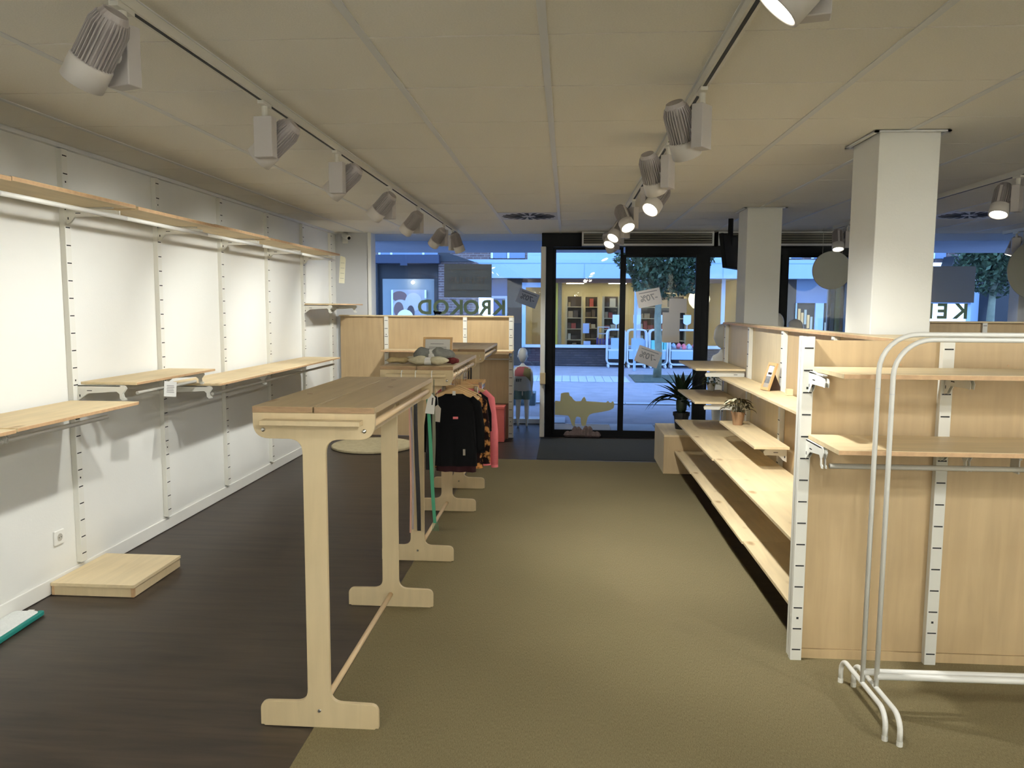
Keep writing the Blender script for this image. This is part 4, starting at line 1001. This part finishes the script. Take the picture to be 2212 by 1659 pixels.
def kid_clothes(t, k):
    shell(t, 'shirt_body', 'tank', [(.50*k, .118*k, .088*k, 0), (.56*k, .115*k, .086*k, 0), (.66*k, .110*k, .082*k, 0), (.700*k, .112*k, .082*k, 0)])
    shell(t, 'shirt_yoke', 'tankpink', [(.699*k, .1125*k, .0825*k, 0), (.77*k, .112*k, .078*k, 0), (.815*k, .085*k, .060*k, 0), (.828*k, .045*k, .045*k, 0)])
    obj('shirt_patch', MB().prism([(-.112*k, .63*k), (-.06*k, .69*k), (-.01*k, .72*k), (-.03*k, .82*k), (-.112*k, .80*k)], .0775*k, .0865*k), 'tankolive', t)
    for s in (-1, 1): shell(t, 'shorts_leg', 'short', [(.385*k, .068*k, .075*k, s*.058*k), (.44*k, .066*k, .074*k, s*.056*k), (.505*k, .064*k, .076*k, s*.052*k)])
    c = text('back_print', 'EST', .052*k, 'inkdark', t, mirror=True, Mx=Matrix.Translation((.048*k, .0865*k, .645*k)), bold=.001)
mannequin('white child mannequin in shirt and shorts standing in the left shop window', (-.575, 10.22, 0), PI, 1.085, kid_clothes)
mannequin('white plastic child mannequin standing behind the far end of the aisle unit', (1.70, 8.52, 0), math.radians(-60), 1.46, None)
mannequin('white mannequin whose bald head shows above the right display wall', (2.30, 8.75, 0), math.radians(20), 1.59, None)
mannequin('white mannequin showing only the top of its head above the left partition', (-1.13, 9.95, 0), 0, 1.535, None)
mannequin('white mannequin with its head just above the display wall by the round disc', (2.60, 9.0, 0), math.radians(-15), 1.51, None)
# black bird-like ornament top above partition
t = thing('black_ornament', 'small black toy animal on the window ledge above the left partition', 'ornament', (-1.665, 9.95, 0))
obj('stand', MB().box(-.03, .03, -.03, .03, 0, 1.50), 'white', t)
skin('toy_body', [(-.05, 0, 1.52, .016), (0, 0, 1.53, .018), (.05, 0, 1.525, .012), (-.055, 0, 1.555, .010), (-.03, 0, 1.502, .007), (.03, 0, 1.502, .007)], [(0, 1), (1, 2), (0, 3), (0, 4), (1, 5)], 'black', t, 1)

# wall screen on the far column, hanging discs
t = thing('wall_screen', 'black flat screen hanging beside the far column above the aisle', 'screen', (1.665, 8.0, 2.0), math.radians(62))
B = Matrix.Rotation(math.radians(-8), 4, 'X')
obj('screen_body', MB(B).box(-.27, .27, -.02, .02, .0, .34), 'black', t, bevel=.004); obj('screen_panel', MB(B).box(-.255, .255, -.0215, -.02, .015, .325), 'slot', t); obj('screen_mount', MB().box(-.02, .02, .01, .05, .15, .50), 'black', t)
for lab, x, y, z, r in (('round grey disc hanging between the two columns', 2.975, 9.0, 2.035, .215), ('round grey disc hanging at the right edge of the picture', 5.205, 9.0, 2.045, .335)):
    t = thing('hanging_disc', lab, 'disc', (x, y, z-r))
    obj('disc', MB(Matrix.Translation((0, 0, r)) @ Matrix.Rotation(PI/2, 4, 'X')).lathe([(r-.004, -.006), (r, -.003), (r, .003), (r-.004, .006)], 64), 'disc', t)
    for s in (-.5, .5): obj('wire', MB().tube([(r*s, 0, r+r*.86), (r*s, 0, H-z+r)], .0015, 5), 'tube', t)

# ================================================================== SIGNS ON THE GLASS
def sign(label, c, w_, h_, ang, y, txt=None, m='sheet', size=.09, lines=(), ink='ink'):
    t = thing('window_sign', label, 'sign', (c[0], y, c[1]))
    B = Matrix.Rotation(ang, 4, 'Y')
    obj('sheet', MB(B).box(-w_/2, w_/2, -.001, .001, -h_/2, h_/2), m, t)
    if txt: text('print', txt, size, ink, t, mirror=True, Mx=Matrix.Translation((0, -.0013, 0)) @ B, depth=.0002, bold=.002)
    if lines:
        b = MB(B)
        for z in lines: b.box(-w_*.38, w_*.38, -.0014, -.001, z-.005, z+.005)
        obj('small_print', b, ink, t)
    return t
GD = 9.503
sign('tilted -70% sheet on the right glass door, upper of two', (.995, 1.722), .29, .205, math.radians(-11.5), GD, '-70%', size=.105, lines=(.072,))
sign('tilted -70% sheet on the right glass door, lower of two', (1.000, 1.008), .29, .205, math.radians(19), GD, '-70%', size=.105, lines=(.072,))
sign('tilted -70% sheet in the left shop window beside the pale post', (-.535, 1.722), .285, .20, math.radians(20), 10.59, '-70%', size=.10, lines=(.07,))
sign('blank grey sheet low in the left shop window under the -70% sheet', (-.708, 1.49), .18, .21, 0, 10.59)
sign('blank grey sheet high on the right glass door', (1.345, 1.63), .21, .17, 0, GD)
sign('taller blank grey sheet on the right glass door', (1.268, 1.37), .21, .36, 0, GD+.002)
sign('small blank grey sheet at mid height of the right glass door', (1.272, 1.245-.02), .20, .085, 0, GD-.003)
M['poster'] = thin('poster_back', srgb(206, 204, 192))
sign('large grey poster back in the left shop window', (-1.358, 1.958), .655, .455, math.radians(.3), 10.588, 'TE HUUR', 'poster', .125, (.15, -.13), ink='sheet')
sign('large grey poster back in the right shop window', (5.05, 1.93), .58, .475, 0, 10.588, None, 'sheet')
def letters(s, xs, z, hgt, y, what):
    for ch, x in zip(s, xs):
        t = thing('window_letter', 'pale green reversed letter %s %s' % (ch, what), 'letter', (x, y, z))
        text('letter', ch, hgt*1.38, 'letters', t, mirror=True, depth=.001, bold=.008)
t_ = [(-.92, 'K', 'first from the pale post'), (-1.11, 'R', 'second from the pale post'), (-1.31, 'O', 'third from the pale post'), (-1.505, 'K', 'fourth from the pale post'), (-1.73, 'O', 'fifth from the pale post'), (-1.955, 'D', 'sixth from the pale post')]
for x, ch, w_ in t_: letters(ch, [x], 1.585, .20, 10.585, 'in the left window, ' + w_)
letters('K', [5.185], 1.57, .20, 10.585, 'in the right window, outermost'); letters('E', [4.95], 1.57, .20, 10.585, 'in the right window, inner')
letters('I', [4.80], 1.57, .20, 10.585, 'in the right window, beside the column')
# crocodile silhouette vinyl on the left glass door with its rough stone base outside
cr = [(-.132, .441), (-.125, .455), (-.075, .449), (-.065, .452), (-.058, .546), (-.02, .558), (.041, .560), (.050, .52), (.075, .505), (.098, .47), (.125, .452), (.190, .455), (.210, .49), (.228, .512), (.243, .49), (.255, .455), (.38, .447), (.50, .442), (.512, .458), (.525, .462), (.532, .445), (.560, .440), (.572, .458), (.586, .455), (.600, .42), (.590, .375), (.54, .345), (.45, .325), (.34, .305), (.30, .29), (.275, .255), (.262, .20), (.255, .155), (.225, .145), (.205, .150), (.195, .175), (.188, .25), (.155, .262), (.135, .258), (.122, .22), (.118, .175), (.125, .15), (.100, .14), (.085, .155), (.070, .19), (.055, .24), (.035, .272), (-.02, .276), (-.132, .280)]
t = thing('crocodile_silhouette', 'pale green crocodile silhouette standing inside the left glass door', 'cut-out', (.23, 9.455, 0))
obj('silhouette', MB().prism([(x-.23, z) for x, z in cr], -.004, .004), 'croc', t)
M['rock'] = mat('rock_base', srgb(92, 78, 74), .95, var=.3, scale=18, bump=.6)
rk = MB(); rr = random.Random(5)
for k in range(9):
    x = -.22+k*.045; h_ = .10+.05*rr.random() if 1 < k < 7 else .08
    rk.lathe([(.03, 0.008), (.05+.01*rr.random(), .03), (.035, h_*.8), (.012, h_)], 7, (x+.02, .0, 0), sy=.5)
obj('stone_base', rk, 'rock', t); tag(t.children[-1], kind='stuff')

# ================================================================== THE STREET
gy = struct('street', MB().box(-30, 40, 10.66, 60, -.3, -.012), 'pave', base=False)
struct('threshold_ground', MB().box(-30, 40, 9.58, 10.66, -.3, -.014), 'pave', base=False)
for k in range(14):
    x = -3+.6*k
    obj('paving_slab', MB().box(x+.004-gy.location.x, x+.596, 9.62 if -.3 < x+.3 < 3.5 else 10.68, 10.66 if -.3 < x+.3 < 3.5 else 11.25, -.012, -.002-.002*(k % 2)), 'stone_lt', gy)
for k in range(17): obj('paving_stone', MB().box(-1.75+k*.185+.006, -1.75+(k+1)*.185-.006, 16.7, 18.15, -.012, .0-.002*(k % 3)), 'stone_lt', gy)
for k in range(10): obj('gutter_stone', MB().box(-3+k*1.0+.01, -2+k*1.0-.01, 12.86, 13.06, -.012, .006), 'stone_lt', gy)
M['moss'] = mat('tree_pit', srgb(64, 74, 62), .95, var=.3, scale=6)
obj('tree_pit', MB().box(1.50, 3.6, 16.75, 18.6, -.012, .004), 'moss', gy)
M['bench'] = mat('teal_bench', srgb(84, 104, 108), .8)
t = thing('street_bench', 'low grey-blue street bench with studs, seen left of the doors', 'bench', (-1.6, 12.8, -.012)); obj('seat_block', MB().box(-1.1, 1.1, -.2, .2, 0, .20), 'bench', t)
for k in range(10): obj('stud', MB().lathe([(.02, .20), (.03, .21), (.01, .25)], 8, (-1.0+k*.22, -.14, 0)), 'inkdark', t)

# trees
def tree(label, x, y, ht, c, rad, n, seed, trunk_r=.085):
    t = thing('street_tree', label, 'tree', (x, y, -.01)); r = random.Random(seed)
    obj('trunk', MB().tube([(0, 0, 0), (.02, 0, .6), (-.02, 0, 1.4), (c[0]*.4, c[1]*.4, c[2])], [trunk_r*1.15, trunk_r, trunk_r*.9, trunk_r*.5], 12), 'bark', t, smooth=True)
    for k in range(6):
        a = k*1.1; obj('branch', MB().tube([(0, 0, c[2]-.9), (c[0]*.6+math.cos(a)*rad[0]*.3, math.sin(a)*rad[1]*.3, c[2]-.3), (c[0]+math.cos(a)*rad[0]*.7, c[1]+math.sin(a)*rad[1]*.7, c[2]+.3)], [.04, .03, .012], 7), 'bark', t)
    b = MB()
    for k in range(n):
        while True:
            p = Vector((r.uniform(-1, 1), r.uniform(-1, 1), r.uniform(-1, 1)))
            if .25 < p.length < 1: break
        lump = 1+.18*math.sin(p.x*6+seed)*math.cos(p.z*5)
        q = Vector((c[0]+p.x*rad[0]*lump, c[1]+p.y*rad[1]*lump, c[2]+p.z*rad[2]*lump)); s = r.uniform(.035, .075)
        u = Vector((r.uniform(-1, 1), r.uniform(-1, 1), r.uniform(-1, 1))).normalized(); v = u.cross(Vector((r.uniform(-1, 1), r.uniform(-1, 1), 1))).normalized()
        b.add([q-u*s, q-v*s*.55, q+u*s*1.1, q+v*s*.55], [(0, 1, 2, 3)])
    obj('foliage', b, 'leaf', t); tag(t.children[-1], kind='stuff')
tree('leafy street tree seen through the right glass door', 2.10, 17.9, 3, (.12, 0, 2.75), (1.0, .9, .92), 9000, 1)
tree('leafy street tree seen at the right edge behind the poster', 8.95, 17.0, 3, (.05, 0, 2.95), (.85, .8, 1.05), 7000, 2)
tree('leafy branches at the left edge of the left shop window', -5.3, 17.0, 3, (.25, 0, 2.5), (.42, .5, .62), 1500, 4)
# litter bins/pole right of trunk
t = thing('street_post', 'thin grey-blue street post behind the right glass door', 'post', (2.03-.28, 19.9, -.01)); obj('pole', MB().lathe([(.035, 0), (.035, 2.2), (.02, 2.25)], 12), 'fascia', t)

# display trolleys outside the opposite shop
TY = 20.75
def trolley(label, x0, x1, kind):
    t = thing('display_trolley', label, 'trolley', ((x0+x1)/2, TY, -.01), 0, 'white display trolleys outside the opposite shop'); h = (x1-x0)/2; z0, z1 = .10, 1.02; r = .022; q = .09
    pr = [(-h, 0, z0+q), (-h, 0, z1-q), (-h+q*.3, 0, z1-q*.3), (-h+q, 0, z1), (h-q, 0, z1), (h-q*.3, 0, z1-q*.3), (h, 0, z1-q), (h, 0, z0+q), (h-q*.3, 0, z0+q*.3), (h-q, 0, z0), (-h+q, 0, z0), (-h+q*.3, 0, z0+q*.3), (-h, 0, z0+q)]
    obj('frame', MB().tube(pr, r, 8), 'sill', t); obj('frame', MB().tube([(x, .35, z) for x, _, z in pr], r, 8), 'sill', t)
    for x in (-h+.04, h-.04):
        for y in (0, .35): obj('castor', MB().lathe([(.02, 0), (.03, .02), (.03, .06), (.015, .10)], 8, (x, y, 0)), 'sill', t)
    obj('front_board', MB().box(-h+.04, h-.04, -.01, .01, .24, .46), 'fascia', t)
    obj('tray', MB().box(-h+.03, h-.03, 0, .35, .46, .50), 'sill', t)
    if kind == 1:
        obj('display_board', MB().prism([(-h+.1, .50), (-h+.45, .50), (h-.02, .72), (h-.1, .80), (-h+.1, .80)], .05, .07), 'fascia', t)
    if kind == 2:
        for k in range(4): obj('teal_pack', MB().box(-h+.05+k*.11, -h+.14+k*.11, .05, .25, .50, .74), 'trolteal', t)
    if kind == 3:
        rr = random.Random(2)
        for k in range(12): obj('pink_bundle', MB().lathe([(.03, 0), (.06, .03), (.05, .09), (.01, .12)], 8, (-h+.1+(k % 6)*(2*h-.2)/5, .1+.1*(k//6), .50+.06*rr.random())), 'cloth_pink' if k % 3 else 'fascia', t)
    obj('sign_stalk', MB().tube([(0, .17, 1.02), (0, .17, 1.16)], .01, 6), 'sill', t)
    M.setdefault('shield', mat('shield_sign', srgb(200, 208, 226), .5))
    obj('shield_sign', MB().prism(fillet([(-.10, 1.42, 0), (-.10, 1.20, .05), (0, 1.15, .02), (.10, 1.20, .05), (.10, 1.42, 0)]), .16, .18), 'shield', t)
    return t
M['trolteal'] = mat('trolley_teal', srgb(120, 200, 196), .7)
trolley('white display trolley behind the middle door post', P(1325, 0, TY).x, P(1366, 0, TY).x, 1)
trolley('white display trolley left of the tree trunk', P(1371, 0, TY).x, P(1414, 0, TY).x, 1)
trolley('white display trolley with teal packs, right of the tree trunk', P(1421, 0, TY).x, P(1461, 0, TY).x, 2)
trolley('white display trolley with pink bundles at the right door edge', P(1467, 0, TY).x, P(1545, 0, TY).x, 3)

# opposite shops
FY = 21.25
def wx(px): return P(px, 600, FY).x
M['shopfloor'] = mat('shop_floor', srgb(120, 110, 96), .6); M['shopwall'] = mat('shop_wall', srgb(176, 164, 128), .8); M['yellow'] = mat('yellow_column', srgb(206, 184, 60), .6)
M['stock1'] = mat('stock_dark', srgb(70, 58, 46), .8); M['stock2'] = mat('stock_tan', srgb(150, 130, 96), .8); M['stock3'] = mat('stock_red', srgb(150, 60, 44), .7); M['stock4'] = mat('stock_violet', srgb(70, 64, 140), .7)
M['shoplight'] = mat('shop_ceiling_light', srgb(255, 244, 214), .5, emit=srgb(255, 240, 205), es=24.0)
xa, xb, xc, xd = wx(1192), wx(1700), wx(1127), wx(1765)
bd = MB(); bd.box(wx(1094), xb+.3, FY, FY+.25, 0, .50); opp = struct('opposite_building', bd, 'brickdark', base=False)
obj('window_sill', MB().box(wx(1135), wx(1560), FY-.08, FY+.2, .50, .575), 'sill', opp)
obj('fascia_lower', MB().box(wx(1062), wx(1640)+3.6, FY-.55, FY+.1, 2.375, 2.86), 'fascia', opp)
obj('fascia_cap', MB().box(wx(1010), wx(1062), FY-.55, FY+.1, 2.72, 2.86), 'fascia', opp)
M['fascialine'] = mat('fascia_line', srgb(120, 150, 190), .6)
obj('fascia_line', MB().box(wx(1010), wx(1640)+3.6, FY-.556, FY-.55, 2.755, 2.775), 'fascialine', opp)
obj('fascia_upper', MB().box(wx(1141), wx(1600), FY-.45, FY+.1, 2.86, 3.05), 'fascia', opp)
for px in (1261, 1392, 1553): obj('panel_joint', MB().box(wx(px)-.008, wx(px)+.008, FY-.558, FY-.55, 2.38, 2.75), 'fascialine', opp)
obj('upper_wall', MB().box(wx(700), wx(2300), FY+.4, FY+.6, 2.86, 9), 'brick', opp)
M['upwin'] = mat('upper_window', srgb(96, 118, 146), .2); M['upframe'] = mat('upper_window_frame', srgb(210, 220, 232), .5)
for a, b_ in ((816, 838), (842, 908), (912, 960), (1062, 1092), (1098, 1132), (1150, 1170), (1715, 1740), (1765, 1800), (2030, 2055), (2090, 2135)):
    w_ = tag(obj('upper_window', MB().box(wx(a), wx(b_), FY+.36, FY+.41, 2.95, 4.3), 'upwin', opp)); 
    obj('window_frame', MB().box(wx(a)-.06, wx(a), FY+.34, FY+.41, 2.95, 4.3), 'upframe', w_)
# shop window: frame, glass, interior room
obj('window_post', MB().box(wx(1183), wx(1191), FY, FY+.08, .575, 2.375), 'sill', opp); obj('window_post', MB().box(wx(1378), wx(1386), FY-.03, FY+.05, .575, 2.375), 'sill', opp)
obj('window_post', MB().box(wx(1560), wx(1568), FY, FY+.08, .575, 2.375), 'sill', opp)
obj('shop_glass', MB().box(wx(1135), wx(1560), FY+.04, FY+.05, .575, 2.375), 'glass', opp)
obj('head_band', MB().box(wx(1094), wx(1568), FY+.02, FY+.12, 2.27, 2.375), 'brown', opp)
obj('shop_floor', MB().box(wx(1135), wx(1600), FY+.25, FY+5, 0, .02), 'shopfloor', opp)
obj('shop_back_wall', MB().box(wx(1100), wx(1600)+.5, FY+4.4, FY+4.5, 0, 2.5), 'shopwall', opp)
obj('shop_side_wall', MB().box(wx(1135)-.1, wx(1135), FY+.2, FY+4.4, 0, 2.5), 'shopwall', opp); obj('shop_side_wall', MB().box(wx(1600), wx(1600)+.1, FY+.1, FY+4.4, 0, 2.5), 'shopwall', opp)
obj('shop_ceiling', MB().box(wx(1100), wx(1600)+.5, FY+.12, FY+4.5, 2.375, 2.45), 'shopwall', opp)
for k in range(3):
    for j in range(4): obj('ceiling_light', MB().box(wx(1200)+.3+k*1.35, wx(1200)+.85+k*1.35, FY+.8+j*.95, FY+.95+j*.95, 2.355, 2.372), 'shoplight', opp)
obj('yellow_column', MB().box(wx(1195), wx(1205), FY+.15, FY+.4, 0, 2.37), 'yellow', opp); obj('wood_column', MB().box(wx(1206), wx(1214), FY+.2, FY+.45, 0, 2.37), 'stock2', opp)
rs = random.Random(11)
M['stockp'] = mat('stock_cream', srgb(190, 180, 150), .8)
def stock_rack(x0, x1, y, label):
    t = thing('shop_shelf_rack', label, 'rack', ((x0+x1)/2, y, .02), 0, 'stocked racks in the opposite shop'); h = (x1-x0)/2
    obj('side', MB().box(-h, -h+.06, 0, .35, 0, 1.9), 'shopwall', t); obj('side', MB().box(h-.04, h, 0, .35, 0, 1.9), 'shopwall', t); obj('rack_back', MB().box(-h, h, .33, .35, 0, 1.9), 'stock1', t)
    for z in (.3, .62, .94, 1.26, 1.58):
        obj('rack_shelf', MB().box(-h+.06, h-.04, 0, .33, z, z+.025), 'shopwall', t)
        x = -h+.08
        while x < h-.2:
            w_ = rs.uniform(.08, .2); obj('stock_box', MB().box(x, x+w_-.02, .05, .28, z+.026, z+.026+rs.uniform(.1, .24)), rs.choice(['stock1', 'stock2', 'stock1', 'stock3', 'stockp']), t); x += w_
stock_rack(wx(1222), wx(1262), FY+1.3, 'stocked rack just right of the yellow column in the opposite shop')
stock_rack(wx(1265), wx(1302), FY+2.2, 'darker stocked rack deeper in the opposite shop')
stock_rack(wx(1306), wx(1345), FY+1.0, 'stocked rack behind the middle door post in the opposite shop')
stock_rack(wx(1388), wx(1432), FY+1.1, 'stocked rack behind the tree trunk in the opposite shop')
stock_rack(wx(1436), wx(1500), FY+1.2, 'stocked rack behind the blank sheets in the opposite shop')
for nm, px, py, s_, m_ in (('upper sign card in the opposite shop window', 1266, 709, .17, 'shield'), ('lower sign card on the opposite window sill', 1268, 744, .19, 'shield')):
    c = P(px, py, FY); slab('window_card', nm, 'card', MB().box(c.x-s_/2, c.x+s_/2, FY+.06, FY+.075, max(.576, c.z-.14 if px == 1266 else .576), c.z+.13 if px == 1266 else .68), m_)
c = P(1305, 735, FY); t = thing('white_side_table', 'small white table with violet goods in the opposite shop window', 'table', (c.x, FY+.5, .02))
obj('table_top', MB().box(-.17, .17, -.1, .1, 1.02, 1.05), 'sill', t); obj('shelf', MB().box(-.17, .17, -.1, .1, .84, .87), 'sill', t)
for x in (-.15, .15): obj('leg', MB().box(x-.015, x+.015, -.09, -.06, 0, 1.02), 'sill', t)
for k in range(8): obj('violet_pack', MB().box(-.2+k*.08, -.14+k*.08, -.2, -.1, .56, .66+.1*rs.random()), 'stock4', t)
obj('pack_base', MB().box(-.22, .46, -.22, -.08, 0, .56), 'stock1', t)
M['globe'] = mat('globe_lamp', srgb(240, 230, 200), .5, emit=srgb(255, 236, 190), es=1.1)
t = thing('globe_lamp', 'big round paper lamp in the opposite shop right of the door post', 'lamp', (P(1542, 0, FY).x, FY+.9, 1.55)); obj('globe', MB().lathe([(.02, 0), (.17, .05), (.27, .17), (.30, .30), (.27, .43), (.17, .55), (.02, .6)], 24), 'globe', t, smooth=True); obj('cord', MB().tube([(0, 0, .6), (0, 0, .82)], .006, 5), 'inkdark', t)
# left of the shop: white framed blue door, dark pier
M['doorblue'] = mat('door_blue', srgb(70, 96, 140), .35)
obj('pier', MB().box(wx(1096), wx(1128), FY-.02, FY+.2, 0, 2.375), 'stock1', opp)
obj('door_leaf', MB().box(wx(1066), wx(1094), FY-.02, FY+.02, 0, 1.83), 'doorblue', opp); obj('door_head', MB().box(wx(1062), wx(1096), FY-.06, FY+.03, 1.83, 1.90), 'sill', opp)
obj('door_jamb', MB().box(wx(1092), wx(1096), FY-.06, FY+.03, 0, 1.83), 'sill', opp); obj('transom', MB().box(wx(1060), wx(1096), FY, FY+.03, 1.90, 2.375), 'doorblue', opp)
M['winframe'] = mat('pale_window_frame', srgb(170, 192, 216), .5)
obj('side_window_frame', MB().box(wx(1128), wx(1136), FY-.03, FY+.06, .5, 2.27), 'winframe', opp); obj('side_window_frame', MB().box(wx(1136), wx(1175), FY-.02, FY+.04, 2.14, 2.27), 'winframe', opp)
# right hand shop
obj('pier', MB().box(wx(1700)-.02, wx(1721), FY-.02, FY+.2, 0, 2.375), 'stock1', opp)
obj('right_wall', MB().box(wx(1721), wx(2100), FY, FY+.2, 1.75, 2.375), 'upwin', opp)
M['warmroom'] = mat('lit_room', srgb(190, 160, 104), .8, emit=srgb(255, 200, 120), es=.18)  # weak emission puts lit-room glow into the colour of some window goods
for a, b_ in ((1724, 1764), (1782, 1812), (1820, 1850)):
    w_ = obj('side_shop_window', MB().box(wx(a), wx(b_), FY+.05, FY+.08, .5, 1.75), 'stock1', opp)
    for k in range(5): q = rs.random(); obj('window_goods', MB().box(wx(a)+.05+k*.08, wx(a)+.11+k*.08, FY+.02, FY+.05, .9+.3*q, 1.2+.4*q), rs.choice(['stock2', 'warmroom', 'stockp']), w_)
for a, b_ in ((1718, 1724), (1764, 1782), (1812, 1820)): obj('window_pier', MB().box(wx(a), wx(b_), FY-.02, FY+.1, .5, 1.75), 'winframe', opp)
obj('right_base', MB().box(wx(1721), wx(2120), FY-.02, FY+.2, 0, .5), 'brickdark', opp)
obj('far_pier', MB().box(wx(2100), wx(2116), FY-.05, FY+.2, 0, 2.2), 'winframe', opp); obj('dark_block', MB().box(wx(2116), wx(2260), FY-.6, FY+.2, 0, 3.3), 'darkshop', opp)
rf = MB(); rf.prism([(wx(2038), 2.72), (wx(2090), 2.72), (wx(2068), 2.98), (wx(2044), 2.98)], FY-.4, FY+.2); obj('gable', rf, 'darkshop', opp)
# dark shop at left with a big poster in its window
DYY = 19.6
def dx(px): return P(px, 600, DYY).x
t = struct('dark_shop_building', MB().box(dx(700), dx(943), DYY+.6, DYY+3, 0, 2.92), 'darkshop', base=False)
M['navy'] = mat('navy_canopy', srgb(34, 44, 66), .6); M['shopgrey'] = mat('shop_interior_grey', srgb(122, 132, 134), .7)
obj('canopy_band', MB().box(dx(806), dx(948), DYY, DYY+.8, 2.70, 2.915), 'navy', t); obj('canopy_lip', MB().box(dx(865), dx(880), DYY-.02, DYY+.05, 2.64, 2.70), 'navy', t)
obj('window_back', MB().box(dx(816), dx(931), DYY+.52, DYY+.6, 0, 2.32), 'shopgrey', t)
obj('window_jamb', MB().box(dx(932), dx(942), DYY+.40, DYY+.6, 0, 2.5), 'darkshop', t); obj('drain_pipe', MB().tube([(dx(804), DYY+.5, 0), (dx(804), DYY+.5, 2.7)], .05, 8), 'darkshop', t)
tag(obj('spot_bulb', MB().lathe([(.005, 0), (.04, .02), (.045, .06), (.01, .09)], 12, (dx(886), DYY+.35, 2.18)), 'shoplight', t))
po = thing('shop_poster', 'pale portrait-like poster in the dark shop window across the street', 'poster', (dx(875), DYY+.46, 1.0))
M['skin1'] = mat('poster_brown', srgb(110, 84, 78), .7); M['skin2'] = mat('poster_pale', srgb(176, 170, 164), .7); M['skin3'] = mat('poster_dark', srgb(70, 56, 56), .7); M['posterbg'] = mat('poster_bg', srgb(150, 150, 150), .7)
cx = dx(875)
obj('sheet', MB().box(dx(838)-cx, dx(914)-cx, 0, .02, 0, 1.04), 'posterbg', po)
obj('light_edge', MB().box(dx(836)-cx, dx(840)-cx, -.01, .02, 0, 1.03), 'photo_sky', po); obj('light_edge', MB().box(dx(910)-cx, dx(914)-cx, -.01, .02, .82, 1.03), 'photo_sky', po)
def disc2(x, z, rx, rz, m, y=-.004): obj('poster_shape', MB().prism([(x+rx*math.cos(a*PI/10), z+rz*math.sin(a*PI/10)) for a in range(20)], y, y+.004), m, po)
disc2(-.25, .86, .20, .14, 'skin1', -.004); disc2(-.22, .62, .20, .16, 'skin2', -.006); disc2(-.27, .52, .13, .20, 'skin1', -.009); disc2(.12, .72, .22, .24, 'skin2', -.010); disc2(.05, .45, .10, .18, 'skin3', -.012); disc2(-.1, .30, .22, .22, 'paper', -.014)
tag(obj('brick_pier', MB().box(dx(943), dx(1000)+.3, DYY+.3, DYY+.9, 0, 2.75), 'brick', t))
rf = MB(); rf.prism([(dx(943), 2.75), (dx(1022), 2.75), (dx(964), 2.98), (dx(943), 2.98)], DYY+.2, DYY+.8); obj('sloping_roof', rf, 'darkshop', t)
